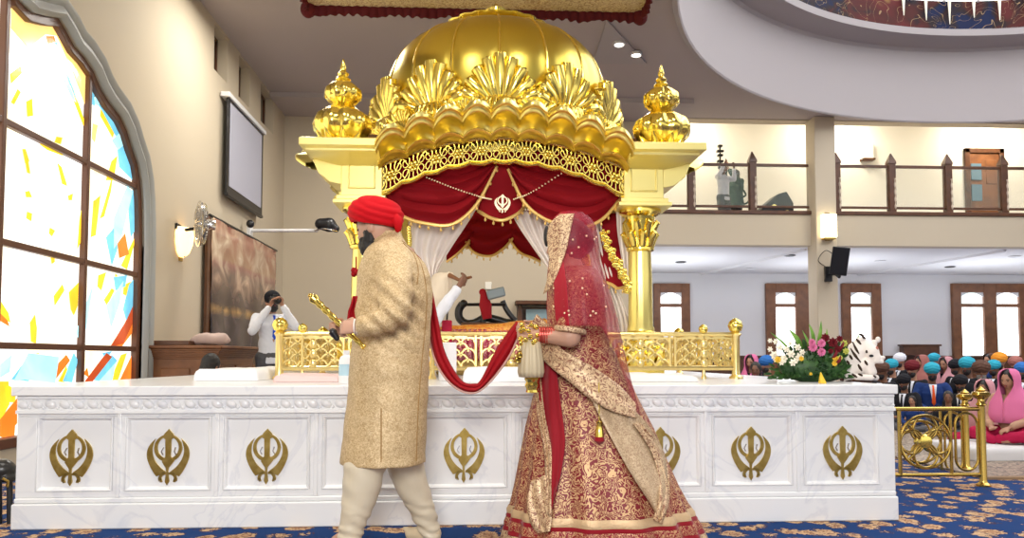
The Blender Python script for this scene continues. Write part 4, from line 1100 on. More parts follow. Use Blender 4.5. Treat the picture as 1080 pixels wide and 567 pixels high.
for j in range(13):
    z = lerp(zb0_, zb1_, j/12); rows.append([(XL+.10+.014*sin(t*22)*(1-.5*j/12)+.01*sin(j*1.7+t*9), lerp(ybn0, ybn1, t), z+.0) for t in [k/90 for k in range(91)]])
mb = MB(); mb.grid(rows); o = obj('cloth', mb, m, ban, ang=80); o.modifiers.new('s', 'SOLIDIFY').thickness = .006
mb = MB(); mb.tube([(XL+.09, ybn0-.08, zb1_+.02), (XL+.09, ybn1+.08, zb1_+.02)], .022, 8); mb.tube([(XL, ybn0, zb1_+.02), (XL+.09, ybn0, zb1_+.02)], .012, 6); mb.tube([(XL, ybn1, zb1_+.02), (XL+.09, ybn1, zb1_+.02)], .012, 6); obj('hanging_rod', mb, Mt['black'], ban)
mb = MB(); mb.box(XL+.05, XL+.09, ybn0-.14, ybn0-.0, zb0_, zb1_); obj('side_strip', mb, Mt['wood'], ban)
# wooden cabinet along the left wall
y0 = PX(160, 370, XL+.6).y-.3; y1 = PX(236, 372, XL+.7).y; ca = thing('side_cabinet', 'dark wooden cabinet with moulded top against the left wall', 'cabinet', (XL+.35, (y0+y1)/2, 0))
y0, y1, zt0 = 9.5, 11.2, PY(200, 364, 9.6).z
xr_ = PY(232, 380, 9.5).x
mb = MB(); mb.box(XL, xr_-.08, y0+.06, y1-.06, 0, zt0-.16); 
for k in range(5): mb.box(XL, xr_-.075+.02*k, y0+.05-.012*k, y1-.05+.012*k, zt0-.17+.025*k, zt0-.14+.025*k)
obj('body', mb, Mt['wood2'], ca, bevel=.008)
mb = MB(); mb.box(XL, xr_+.03, y0-.03, y1+.03, zt0-.04, zt0); obj('top', mb, Mt['wood2'], ca, bevel=.01)
for k in range(2):
    a_ = y0+.12+k*.72
    dd = obj('door', MB().box(xr_-.085, xr_-.06, a_, a_+.64, .12, zt0-.25), Mt['wood2'], ca, bevel=.008)
    obj('knob', MB().ball((xr_-.045, a_+(.56 if k == 0 else .08), .6), .02), Mt['brass'], dd)
for k in range(2): obj('end_panel', MB().box(XL+.15+k*.5, XL+.5+k*.5, y0+.04, y0+.06, .15, zt0-.28), Mt['wood2'], ca, bevel=.012)
p = PY(190, 362, 9.9)
mb = MB(); mb.box(p.x-.3, p.x+.22, 9.6, 10.2, zt0+.001, zt0+.06); tag(obj('flat_box', mb, Mt['wood'], bevel=.008), 'flat dark box lying on top of the side cabinet', 'box')
mb = MB(); c = PY(217, 359, 9.9)
mb.ball((c.x+.05, 9.9, zt0+.085), (.24, .16, .09), 20, 12)
me = mb.mesh('cloth')
for v in me.vertices:
    d = noise.noise(v.co*7)*.06; v.co.x += d; v.co.z += noise.noise(v.co*9+Vector((3,0,0)))*.035; v.co.z = max(v.co.z, zt0+.003)
o = put('crumpled_cloth', me, mat('pinkish_cloth', (.55, .42, .38), .8)); tag(o, 'crumpled pale cloth heaped on the side cabinet', 'cloth')
# ceiling spotlights with a pale triangular recess
tri = [PZ(640, 20, ZC-.006), PZ(625, 66, ZC-.006), PZ(682, 66, ZC-.006)]
ctr = sum(tri, Vector())/3
mb = MB(); mb.prism([(p.x, p.y) for p in tri], lambda u, v, w: (u, v, ZC-.03+w), .025)
struct(obj('ceiling_panel', mb, Mt['drum']))
for (px, py, lb) in ((653, 46, 'left one of the two bright ceiling spots right of the dome'), (671, 57, 'right one of the two bright ceiling spots right of the dome')):
    p = PZ(px, py, ZC-.05); sl = thing('ceiling_spot', lb, 'ceiling light', tuple(p), 'ceiling spotlights right of the dome')
    mb = MB(); mb.lathe([(.09, .03), (.10, 0), (.085, -.03), (.075, -.02), (.07, .0), (.0, .0)], 24, p); obj('housing', mb, Mt['white_paint'], sl)
    obj('lamp_face', MB().lathe([(.0, -.012), (.06, -.012), (.07, .0), (0, .002)], 24, p), Mt['spot'], sl)

# ------------------------------------------------------------------ things on the platform
def soft(name, x0, x1, y0, y1, z0, z1, m, label, cat, amp=.012, nx=60, ny=30, group=None, r=.03):
    rows = []
    def top(u, v):
        x = lerp(x0, x1, u); y = lerp(y0, y1, v); e = min(u*(x1-x0), (1-u)*(x1-x0), v*(y1-y0), (1-v)*(y1-y0))
        k = min(1, e/r); h = sqrt(max(0, 1-(1-k)**2)); return (x, y, z0+.002+(z1-z0)*h+amp*noise.noise(Vector((x*5, y*5, z1)))*h)
    us = [0, r*.15/(x1-x0), r*.4/(x1-x0), r/(x1-x0)]; us = us+[lerp(us[-1], 1-us[-1], k/nx) for k in range(1, nx)]+[1-q for q in us[::-1]]
    vs = [0, r*.15/(y1-y0), r*.4/(y1-y0), r/(y1-y0)]; vs = vs+[lerp(vs[-1], 1-vs[-1], k/ny) for k in range(1, ny)]+[1-q for q in vs[::-1]]
    mb = MB(); rows = [[top(u, v) for u in us] for v in vs]; mb.grid(rows)
    mb.add([(x0, y0, z0+.001), (x1, y0, z0+.001), (x1, y1, z0+.001), (x0, y1, z0+.001)], [(0, 1, 2, 3)])
    return tag(obj(name, mb, m, ang=70), label, cat, group)
xa_ = PY(232, 396, 5.9).x
soft('floor_mattress', xa_, xa-.06, 5.35, 8.6, ZP, PY(260, 390, 5.5).z+.005, Mt['white_sheet'], 'thin white sheeted mattress lying left of the gold railing post', 'mattress')
soft('white_sheet', PY(488, 400, 5.0).x, PY(566, 400, 5.0).x, 4.95, 5.6, ZP, PY(520, 388, 5.0).z, Mt['white_sheet'], 'white cloth covered low step in front of the gold railing between the couple', 'cloth', .008)
soft('folded_cloth', PY(296, 400, 5.2).x, PY(362, 400, 5.2).x, 5.0, 5.34, ZP, ZP+.05, mat('pinkish_sheet', (.75, .55, .52), .8), 'pinkish white folded cloth below the left end of the gold railing', 'cloth', .02)
soft('folded_cloth', PY(655, 400, 5.2).x, PY(728, 400, 5.2).x, 5.0, 5.5, ZP, ZP+.045, mat('ivory_cloth', (.78, .74, .70), .8), 'ivory folded cloth under the right end of the gold railing', 'cloth', .02)
for (px, y, w, pyt, lb) in ((365, 4.75, .045, 370, 'white plastic bottle beside the hands of the groom on the platform'), (472, 5.3, .062, 361, 'tall plain white roll standing before the railing at the scarf')):
    p = PY(px, 400, y); zt2 = PY(px, pyt, y).z
    if px == 365:
        t = thing('plastic_bottle', lb, 'bottle', (p.x, y, ZP)); mb = MB(); mb.lathe([(w*.9, ZP), (w, ZP+.01), (w, zt2-.06), (w*.8, zt2-.035), (w*.4, zt2-.025), (w*.4, zt2-.02)], 24, (p.x, y, 0)); obj('body', mb, Mt['white_sheet'], t)
        mb = MB(); mb.lathe([(w*1.01, ZP+.05), (w*1.01, ZP+.12)], 24, (p.x, y, 0), cap=False); obj('label', mb, mat('pale_blue_label', (.45, .65, .75), .5), t)
        mb = MB(); mb.lathe([(w*.45, zt2-.02), (w*.45, zt2), (w*.4, zt2+.004)], 20, (p.x, y, 0)); obj('cap', mb, Mt['white_paint'], t)
    else:
        mb = MB(); mb.lathe([(w, ZP), (w, zt2-.006), (w-.006, zt2), (w*.35, zt2), (w*.3, zt2-.02), (0, zt2-.02)], 28, (p.x, y, 0)); tag(obj('white_roll', mb, Mt['white_sheet'], bevel=.003), lb, 'roll')
# throne under the canopy with layered cloths
bz = PY(510, 347, 7.3).z
bx0, bx1 = PY(460, 350, 7.0).x, PY(575, 350, 7.0).x
th = thing('scripture_throne', 'low throne of stacked bedding covered in orange and pink cloths', 'throne', ((bx0+bx1)/2, 7.6, ZP))
mb = MB(); mb.box(bx0, bx1, 6.95, 8.3, ZP, bz-.12)
obj('bed', mb, mat('gold_cloth', (.6, .42, .14), .6), th, bevel=.03)
rows = []
for (z, o_) in ((bz-.02, .0), (bz-.05, .03), (bz-.16, .045), (bz-.30, .05)): rows.append([(lerp(bx0-.02, bx1+.02, k/160), 6.93-o_-.018*sin(k*.9)*(1 if z < bz-.04 else .3), z) for k in range(161)])
mb = MB(); mb.grid(rows); o = obj('pink_valance', mb, embroidery('pink_brocade', (.50, .05, .10), (.75, .35, .35), 14, freq=5), th, ang=80); o.modifiers.new('s', 'SOLIDIFY').thickness = .01
m_or = embroidery('orange_rumala', (.72, .20, .02), (.85, .42, .08), 16, freq=4)
mb = MB(); rows = []
for j in range(13):
    v = j/12; rows.append([(lerp(bx0-.03, bx1+.03, u), 6.90+1.3*v, bz+.012+.10*u**1.2*(.35+.65*min(1, v*3))+.012*noise.noise(Vector((u*6, v*4, 2)))-(.05 if v == 0 else 0)) for u in [k/40 for k in range(41)]])
mb.grid(rows); o = obj('orange_cover', mb, m_or, th, ang=80); o.modifiers.new('s', 'SOLIDIFY').thickness = .02
# black harmonium-like stand of swords seen behind the throne
bs = thing('sword_stand', 'black curved stand with a crossbar behind the orange cloth', 'stand', tuple(PY(510, 336, 8.6)))
mb = MB()
mb.tube(smooth_path([PY(*p, 8.55) for p in [(488,320),(484,327),(485,336),(493,341),(503,339),(512,335),(524,337),(534,340),(542,341)]], 6), .045, 10)
mb.tube(smooth_path([PY(*p, 8.55) for p in [(530,317),(534,326),(540,334),(544,338)]], 6), [.03]*19, 10)
obj('curved_frame', mb, Mt['black'], bs)
mb = MB(); mb.tube([PY(487, 321, 8.5), PY(533, 321, 8.5)], .018, 8); mb.ball(PY(489, 320, 8.5), .045); mb.tube([PY(510, 320, 8.5), PY(510, 340, 8.5)], .03, 8); obj('crossbar', mb, Mt['black'], bs)
mb = MB(); mb.box(PY(486,340,8.5).x, PY(546,340,8.5).x, 8.45, 8.75, ZP, PY(510, 338, 8.5).z-.02); obj('stand_base', mb, mat('brown_stand', (.15, .07, .04), .5), bs, bevel=.02)
mb = MB(); mb.tube([PY(459, 345, 7.0), PY(471, 342, 7.0)], .04, 12)
p = PY(471, 352, 6.9)
mb = MB(); mb.box(p.x-.04, p.x+.05, 6.80, 6.88, ZP, PY(471, 338, 6.9).z); obj('side_post', mb, mat('crimson_cloth', (.5, .02, .06), .7), th, bevel=.01)
mb = MB(); p = PY(471, 342, 6.84); mb.tube([p, p+Vector((.01, 0, .16))], .008, 8); mb.ball(p+Vector((.01,0,.17)), .012); obj('microphone', mb, Mt['black'], th)
mb = MB(); mb.tube([PY(510, 308, 8.4), PY(512, 322, 8.4), PY(514, 336, 8.4)], [.035, .07, .05], 12); mb.ball(PY(509, 308, 8.4), .04); obj('red_cover', mb, mat('red_cloth', (.35, .01, .02), .7), bs)
c = PY(523, 309, 8.36); mb = MB(); mb.T = Matrix.Translation(c) @ Matrix.Rotation(-.25, 4, 'Y'); mb.box(-.10, .10, -.05, .05, -.055, .05); obj('silver_case', mb, mat('pale_steel', (.25, .33, .38), .45), bs, bevel=.015)
# picture stand on the back wall
y = YB-.25; p = PY(546, 318, y); q = PY(592, 318, y)
cbn = thing('wall_cabinet', 'dark framed glass cabinet by the back wall behind the bride', 'cabinet', ((p.x+q.x)/2, y, 0))
mb = MB(); mb.box(p.x-.05, q.x+.1, y-.12, YB, p.z-.06, p.z+.02); mb.box(p.x, p.x+.09, y-.02, YB, 0, p.z-.06); mb.box(q.x-.05, q.x+.04, y-.02, YB, 0, p.z-.06); mb.box(p.x, q.x, y+.15, YB-.01, 0, p.z-.1)
mb.box(p.x+.1, q.x-.05, y, YB, .5, .9)
obj('frame', mb, Mt['wood'], cbn, bevel=.01)
pp = PY(568, 330, y); obj('glass', MB().box(pp.x-.26, pp.x+.3, y+.02, y+.06, pp.z-.18, pp.z+.08), mat('dim_blue_glass', (.22, .32, .34), .15), cbn)
p = PY(515, 301, YB-.02); mb = MB(); mb.box(p.x-.07, p.x+.07, YB-.03, YB-.002, p.z-.08, p.z+.08); tag(obj('wall_socket', mb, Mt['wall2'], bevel=.01), 'small pale square plate on the back wall above the black stand', 'plate')

# flowers
fa = PY(860, 396, 5.0); FY = 5.0
fl = thing('flower_arrangement', 'large bouquet of white and pink flowers in dark green foliage', 'flowers', (fa.x, FY, ZP))
def px2(px, py, dy=0): return PY(px, py, FY+dy)
rnd = random.Random(3)
mb = MB()
def leaf(mb, base, tip, w, n=8, bend=.03, up=Vector((0, -1, .3))):
    base = Vector(base); tip = Vector(tip); d = (tip-base).normalized(); s = d.cross(up).normalized(); nn = s.cross(d)
    rows = []
    for i in range(n+1):
        t = i/n; ww = w*sin(pi*min(1, t*1.0))**.7*(1-.35*t); c = base.lerp(tip, t)+nn*bend*sin(pi*t)
        rows.append([c-s*ww+nn*.25*ww, c, c+s*ww+nn*.25*ww])
    mb.grid(rows)
for i in range(520):
    a = rnd.uniform(0, 2*pi); e = rnd.uniform(-.1, 1.3); r = rnd.uniform(.5, 1)
    c = Vector((fa.x+r*.30*cos(a)*cos(e), FY+r*.15*sin(a)*cos(e), ZP+.03+r*.22*max(0, sin(e))))
    d = Vector((cos(a)*cos(e), sin(a)*cos(e)-.3, sin(e)*.8+rnd.uniform(-.4, .3))).normalized()
    leaf(mb, c, c+d*rnd.uniform(.04, .075), rnd.uniform(.010, .017), 4, .006)
mb.ball((fa.x, FY, ZP+.10), (.25, .12, .11), 16, 10)
o = obj('foliage', mb, mat('dark_leaf', (.015, .055, .012), .5, var=(20, (.05, .13, .025), .4, .65)), fl, ang=70); 
green = mat('fresh_leaf', (.10, .28, .03), .4, var=(12, (.20, .38, .05), .4, .7))
for (b, t, w) in (((846,370),(832,347),.022), ((842,368),(838,352),.014), ((858,366),(853,341),.016), ((861,366),(866,338),.015), ((868,372),(872,346),.012), ((896,372),(906,352),.012), ((885,376),(893,358),.012), ((838,376),(812,350),.010), ((890,384),(903,366),.014), ((855,374),(846,348),.012)):
    mb = MB(); leaf(mb, px2(*b), px2(*t, -.02), w, 10, .02); o = obj('leaf', mb, green, fl, ang=80); o.modifiers.new('s', 'SOLIDIFY').thickness = .0015
def bloom(c, r, n, rows, m, name, sq=.7):
    mb = MB(); c = Vector(c); mb.ball(c, (r*.62, r*.55, r*.55), 12, 8)
    for j in range(rows):
        for k in range(n):
            a = 2*pi*k/n+.4*j; e = lerp(.05, 1.25, j/max(1, rows-1)); d = Vector((cos(a)*cos(e), -sin(e), sin(a)*cos(e)))
            leaf(mb, c+d*r*.25, c+d*r, r*.34, 4, r*.14, up=Vector((0, -1, .01)))
    o = obj(name, mb, m, fl, ang=80); return o
M_w = mat('white_petal', (.85, .80, .66), .6); M_p = mat('pink_petal', (.72, .20, .38), .6); M_y = mat('yellow_petal', (.80, .52, .05), .6); M_d = mat('dark_red_petal', (.16, .012, .018), .6); M_g = mat('lime_petal', (.50, .52, .10), .6)
for (x, y, r) in ((816,374,.030),(822,366,.028),(818,360,.022),(826,378,.032),(834,373,.030),(841,366,.026),(843,376,.030),(836,382,.026),(829,368,.024),(846,371,.022),(812,368,.020),(839,380,.022),(824,382,.022),(818,379,.02),(833,362,.018),(812,359,.018)): bloom(px2(x, y, -.16+rnd.uniform(-.03, .03)), r, 6, 2, M_w, 'white_flower')
for (x, y, r) in ((857,366,.032),(856,361,.026),(866,362,.030),(866,371,.030)): bloom(px2(x, y, -.17), r, 10, 4, M_p, 'pink_flower')
for (x, y, r) in ((820,379,.024),(845,378,.018),(881,378,.022),(880,383,.02),(855,394,.012)): bloom(px2(x, y, -.18), r, 8, 3, M_y, 'yellow_flower')
for (x, y, r) in ((870,356,.032),(878,361,.036),(883,368,.028),(885,357,.024),(876,370,.02)): bloom(px2(x, y, -.12), r, 8, 3, M_d, 'dark_red_flower')
for (x, y, r) in ((890,362,.026),(892,370,.024),(886,377,.02)): bloom(px2(x, y, -.13), r, 7, 2, M_g, 'lime_flower')
for (x, y) in ((880,374),(884,380),(887,365)):
    mb = MB(); leaf(mb, px2(x-3, y+4, -.17), px2(x+3, y-6, -.19), .012); obj('red_petal', mb, M_d, fl)
p = PY(867, 402, 4.62); mb = MB(); mb.loft([[(p.x-.018, 4.6, ZP+.001), (p.x+.022, 4.6, ZP+.001), (p.x+.02, 4.64, ZP+.001), (p.x-.016, 4.64, ZP+.001)], [(p.x-.012, 4.615, ZP+.07), (p.x-.006, 4.615, ZP+.07), (p.x-.006, 4.62, ZP+.07), (p.x-.012, 4.62, ZP+.07)]])
tag(obj('fallen_petal', mb, M_y, bevel=.003), 'small pale yellow pointed petal standing on the slab before the bouquet', 'petal')

# white tiger figure
TY = 4.95
def tp(px, py, dy=0): return PY(px, py, TY+dy)
ZP_ = ZP
tg = thing('tiger_figure', 'white plush tiger with dark stripes lying beside the bouquet', 'toy tiger', (tp(908, 400).x, TY, ZP))
mb = MB()
mb.chain([tp(897, 392), tp(900, 380), tp(903, 370), tp(908, 362)], [.050, .068, .062, .045], 16)
mb.chain([tp(905, 388, -.02), tp(914, 384, -.05), tp(918, 392, -.06)], [.05, .045, .04], 14)
mb.chain([tp(897, 396, .0), tp(893, 398, -.02)], [.03, .02]); mb.chain([tp(903, 397, -.08), tp(919, 398, -.12)], [.022, .02]); mb.chain([tp(910, 397, .08), tp(924, 398, .06)], [.022, .02])
mb.chain([tp(912, 364, -.02), tp(919, 371, -.05), tp(924, 377, -.07)], [.042, .050, .032], 16)       # head and muzzle
mb.ball(tp(922, 362, -.02), (.022, .014, .028)); mb.ball(tp(926, 358, .04), (.018, .014, .022)); mb.ball(tp(931, 377, -.08), (.016, .02, .014)); mb.chain([tp(924, 380, -.08), tp(930, 381, -.085)], [.02, .014])
for i in range(26):   # tufts of fur down the back
    a = i/25; c = tp(lerp(909, 893, a)+2*sin(i*2.1), lerp(357, 397, a), -.01*(i % 3)); mb.tube([c, c+Vector((-.035-.01*(i % 2), -.005, -.016+.03*sin(i*1.7)))], [.014, .002], 6)
me = remesh(mb, .005, 2)
m = mat('striped_fur', (.85, .78, .72), .9)
me_t = me
# stripes as separate bands painted by their own geometry
tig = put('body', me, m, tg, ang=180); tb = bvh(me)
def on(px, py, b, off, fallY):
    d = ray(px, py); h = b.ray_cast(CAM, d.normalized())
    return (h[0]-d.normalized()*off) if h[0] is not None else PY(px, py, fallY)
mb = MB()
for st in ([(899,360),(903,368),(906,373)], [(903,357),(908,363)], [(909,354),(913,357)], [(897,367),(902,375),(908,382)], [(900,371),(905,379)], [(905,384),(909,391)], [(912,380),(915,385)], [(896,374),(899,379)], [(893,380),(896,384)], [(899,394),(904,398)], [(905,394),(910,396)], [(906,352),(911,354)], [(921,396),(924,398)], [(913,371),(915,371)]):
    pts = [on(x, y, tb, .003, TY-.05) for x, y in [(lerp(st[i][0], st[i+1][0], k/4), lerp(st[i][1], st[i+1][1], k/4)) for i in range(len(st)-1) for k in range(5)]]
    mb.tube(pts, [.002+.0065*sin(pi*(i+.5)/len(pts)) for i in range(len(pts))], 6)
obj('stripes', mb, mat('stripe_brown', (.05, .03, .02), .8), tg)
mb = MB(); mb.ball(on(919, 375, tb, .002, TY-.1), (.016, .008, .009)); obj('nose', mb, Mt['black'], tg)
mb = MB(); mb.ball(on(914, 370, tb, .001, TY-.1), (.007, .005, .007)); obj('eye', mb, Mt['eye'], tg)
mb = MB(); mb.ball(on(925, 367, tb, .001, TY-.1), (.010, .006, .013)); obj('inner_ear', mb, mat('ear_pink', (.5, .2, .15), .7), tg)

# carpet runner, white floor cushion at right
zc_ = PZ(1040, 503, .01); zd_ = PZ(1040, 462, .01)
m = embroidery('patterned_runner', (.10, .07, .06), (.36, .28, .20), 7, freq=6)
x0 = PY(985, 480, 6.5).x
r = tag(obj('patterned_rug', MB().box(x0, 14, zc_.y, zd_.y+1.2, .001, .018), m), 'dark patterned runner rug on the carpet behind the brass rails', 'rug')
tag(obj('rug_border', MB().box(x0, 14, zc_.y-.07, zc_.y-.002, .001, .02), mat('tan_binding', (.30, .20, .12), .8)), 'tan woven strip along the near edge of the dark rug', 'rug strip')
p = PY(1034, 470, 6.9)
soft('floor_mattress', p.x-.15, p.x+4, 6.75, 7.55, .019, .13, mat('white_mattress', (.62, .60, .60), .8), 'white floor mattress on the dark rug at the right edge', 'mattress', .01)
# bag at the far left
c = PY(4, 497, 4.6)
bg_ = thing('black_bag', 'black rounded bag on the carpet at the left end of the platform', 'bag', (c.x, c.y, 0))
mb = MB(); mb.ball((c.x-.02, c.y, c.z+.01), (.085, .07, .065), 20, 14); mb.ball((c.x+.03, c.y, c.z-.035), (.045, .06, .03)); mb.ball((c.x-.07, c.y, c.z-.05), (.05, .06, .04)); me = remesh(mb, .006, 4); put('body', me, mat('black_leather', (.02, .018, .016), .3), bg_, ang=180)
mb = MB(); mb.ball((c.x-.03, c.y-.045, c.z+.025), (.05, .03, .03)); obj('flap', mb, mat('olive_leather', (.12, .09, .03), .35), bg_)
for dx in (-.10, -.02, .04): 
    mb = MB(); mb.tube([(c.x+dx, c.y-.01, c.z-.03), (c.x+dx+.01, c.y-.01, .0)], .016, 8); obj('leg', mb, Mt['black'], bg_)
mb = MB(); mb.tube([(c.x+.03, c.y-.06, c.z-.03), (c.x+.055, c.y-.05, c.z-.05), (c.x+.05, c.y-.05, c.z-.08)], .008, 6); obj('buckle', mb, Mt['brass'], bg_)
# stage monitor on the gallery
c = PY(815, 215, YB+.55)
mo = thing('stage_monitor', 'dark wedge shaped monitor lying behind the gallery glass', 'speaker', (c.x, c.y, GZ0+.35))
mb = MB(); z0 = GZ0+.35; mb.prism([(-.42, 0), (.40, 0), (.40, .40), (.25, .66), (.05, .60), (-.30, .30), (-.42, .15)], lambda u, v, w: (c.x+u, YB+.35+w, z0+.25+v), .5); mb.box(c.x-.35, c.x+.35, YB+.4, YB+.8, z0, z0+.26); obj('cabinet', mb, Mt['black'], mo, bevel=.03)
mb = MB()
for (u, v) in ((-.05, .32), (.12, .18), (.24, .19)): mb.ball((c.x+u, YB+.34, z0+.25+v), (.06, .012, .045), 12, 8)
obj('reflected_light', mb, Mt['gold_satin'], mo)  # gold spots modelled as lights reflected on the wedge
# ------------------------------------------------------------------ people
def RZ(a): return Matrix.Rotation(a, 3, 'Z')
def head_add(mb, c, R, s=1.0, face=True):
    """head facing local +X, left is +Y"""
    c = Vector(c); n, m = 40, 28; vs = []; fs = []
    def q(dx, dy, dz):
        p = Vector((.098*dx, .077*dy, .122*dz))
        if dz < 0: k = 1-.30*dz*dz; p.y *= k; p.x *= (1-.22*dz*dz) if dx > 0 else (1-.55*dz*dz)
        if dx > 0:
            g = lambda y0, z0, sy, sz: math.exp(-((p.y-y0)/sy)**2-((p.z-z0)/sz)**2)
            p.x += .020*g(0, -.022, .012, .016)+.012*g(0, .0, .009, .026)-.010*(g(.032, .012, .016, .012)+g(-.032, .012, .016, .012))+.004*g(0, .036, .05, .010)
            p.x += .006*g(0, -.058, .022, .008)-.004*g(0, -.046, .02, .005)+.010*g(0, -.092, .022, .018)
        return c+(R @ (p*s))
    vs.append(q(0, 0, -1))
    for i in range(1, m):
        th = -pi/2+pi*i/m
        for j in range(n): vs.append(q(cos(th)*cos(2*pi*j/n), cos(th)*sin(2*pi*j/n), sin(th)))
    vs.append(q(0, 0, 1)); top = len(vs)-1
    for j in range(n):
        k = (j+1) % n; fs.append((0, 1+k, 1+j)); fs.append((top, 1+(m-2)*n+j, 1+(m-2)*n+k))
        for i in range(m-2): fs.append((1+i*n+j, 1+i*n+k, 1+(i+1)*n+k, 1+(i+1)*n+j))
    mb.add(vs, fs)
    for sd in (1, -1): mb.ball(c+R @ (Vector((-.008, sd*.077, -.005))*s), (.022*s, .012*s, .034*s), 10, 8, R)
def hand_add(mb, w, fwd, pn, side=1, curl=.6, s=1.0):
    w = Vector(w); fwd = Vector(fwd).normalized(); pn = Vector(pn); pn = (pn-fwd*pn.dot(fwd)).normalized(); lat = fwd.cross(pn)*side
    rings = []
    for (t, a, b) in ((-.02, .026, .021), (.01, .030, .019), (.045, .040, .017), (.082, .041, .014), (.092, .036, .010)):
        rings.append([w+fwd*t*s+lat*(a*s*cos(2*pi*k/14))+pn*(b*s*sin(2*pi*k/14)) for k in range(14)])
    mb.loft(rings)
    for off, ln, cz in ((.031, .070, 0), (.0105, .080, .08), (-.0105, .074, .16), (-.031, .058, .26)):
        p = w+fwd*.083*s+lat*off*s; pts = [p-fwd*.01*s, p]; a = (curl+cz*curl)*.7
        for sg, fr in enumerate((.45, .30, .25)):
            d = fwd*cos(a)+pn*sin(a)+lat*off*1.2; d.normalize(); p = p+d*ln*fr*s; pts.append(p); a += curl*1.0
        mb.chain(pts, [.0095*s, .0095*s, .0088*s, .0082*s, .0070*s], 8)
    p = w+fwd*.022*s+lat*.032*s
    d1 = (fwd*.75+lat*.65+pn*.35*curl).normalized(); d2 = (fwd*.95+lat*.15+pn*.6*curl).normalized()
    mb.chain([p-lat*.012*s, p+d1*.034*s, p+d1*.034*s+d2*.026*s, p+d1*.034*s+d2*.048*s], [.013*s, .0115*s, .0105*s, .0085*s], 8)
def turban_add(mb, c, R, s=1.0, h=.10, w=.118, l=.130, folds=7):
    c = Vector(c); n, m = 64, 36; rows = []
    for i in range(m+1):
        th = -.62+(pi/2+.62)*i/m; row = []
        for j in range(n+1):
            a = 2*pi*j/n; dx, dy, dz = cos(th)*cos(a), cos(th)*sin(a), sin(th)
            lay = dz*1.0+.45*abs(dy)*(1 if dx > 0 else .35)-.25*dx     # wraps cross over the brow
            r = 1+.055*abs(sin(lay*folds))-.03
            p = Vector((l*dx*r, w*dy*r, h*dz*r+.0))
            if dz > 0: p.z *= 1.0; 
            row.append(c+R @ (p*s))
        rows.append(row)
    mb.grid(rows)
def shell(levels, n=40, wob=.0, seed=0, mk=None):
    """open cloth around the head/shoulders: levels (center, rx, ry, rot, a0, a1)"""
    rows = []
    for li, (c, rx, ry, rot, a0, a1) in enumerate(levels):
        row = []
        for k in range(n+1):
            a = lerp(a0, a1, k/n); w = 1+wob*sin(k*.9+seed)*min(1, li/4)
            p = Vector((rx*cos(a)*w, ry*sin(a)*w, 0)); row.append(Vector(c)+RZ(rot) @ p)
        rows.append(row)
    return rows
def cloth_obj(name, rows, m, parent, th=.006, ang=80, smooth=0):
    mb = MB(); mb.grid(rows); o = obj(name, mb, m, parent, ang); s = o.modifiers.new('solid', 'SOLIDIFY'); s.thickness = th; s.offset = 0
    return o
def setm(o, m):
    for s_ in o.material_slots: s_.link = 'OBJECT'; s_.material = m

# ---- a figure from a pose, local frame: forward +X, left +Y, origin on the floor
STAND = dict(hip=.93, chest=1.30, neck=1.47, head=1.62, sh=.185, lsh=(0, .185, 1.40), rsh=(0, -.185, 1.40), lel=(0, .24, 1.12), rel=(0, -.24, 1.12), lwr=(.08, .24, .88), rwr=(.08, -.24, .88),
             lhp=(0, .09, .90), rhp=(0, -.09, .90), lkn=(.03, .10, .50), rkn=(.03, -.10, .50), lan=(0, .10, .09), ran=(0, -.10, .09), lft=(.16, .12, .03), rft=(.16, -.12, .03), lean=0, pitch=.0)
SEAT = dict(hip=.13, chest=.44, neck=.62, head=.80, sh=.18, lsh=(.02, .185, .56), rsh=(.02, -.185, .56), lel=(.08, .27, .32), rel=(.08, -.27, .32), lwr=(.28, .12, .22), rwr=(.28, -.12, .22),
            lhp=(0, .10, .12), rhp=(0, -.10, .12), lkn=(.26, .33, .12), rkn=(.26, -.33, .12), lan=(.36, .02, .07), ran=(.38, -.06, .06), lft=(.34, -.12, .05), rft=(.36, .12, .05), lean=.04, pitch=.25)
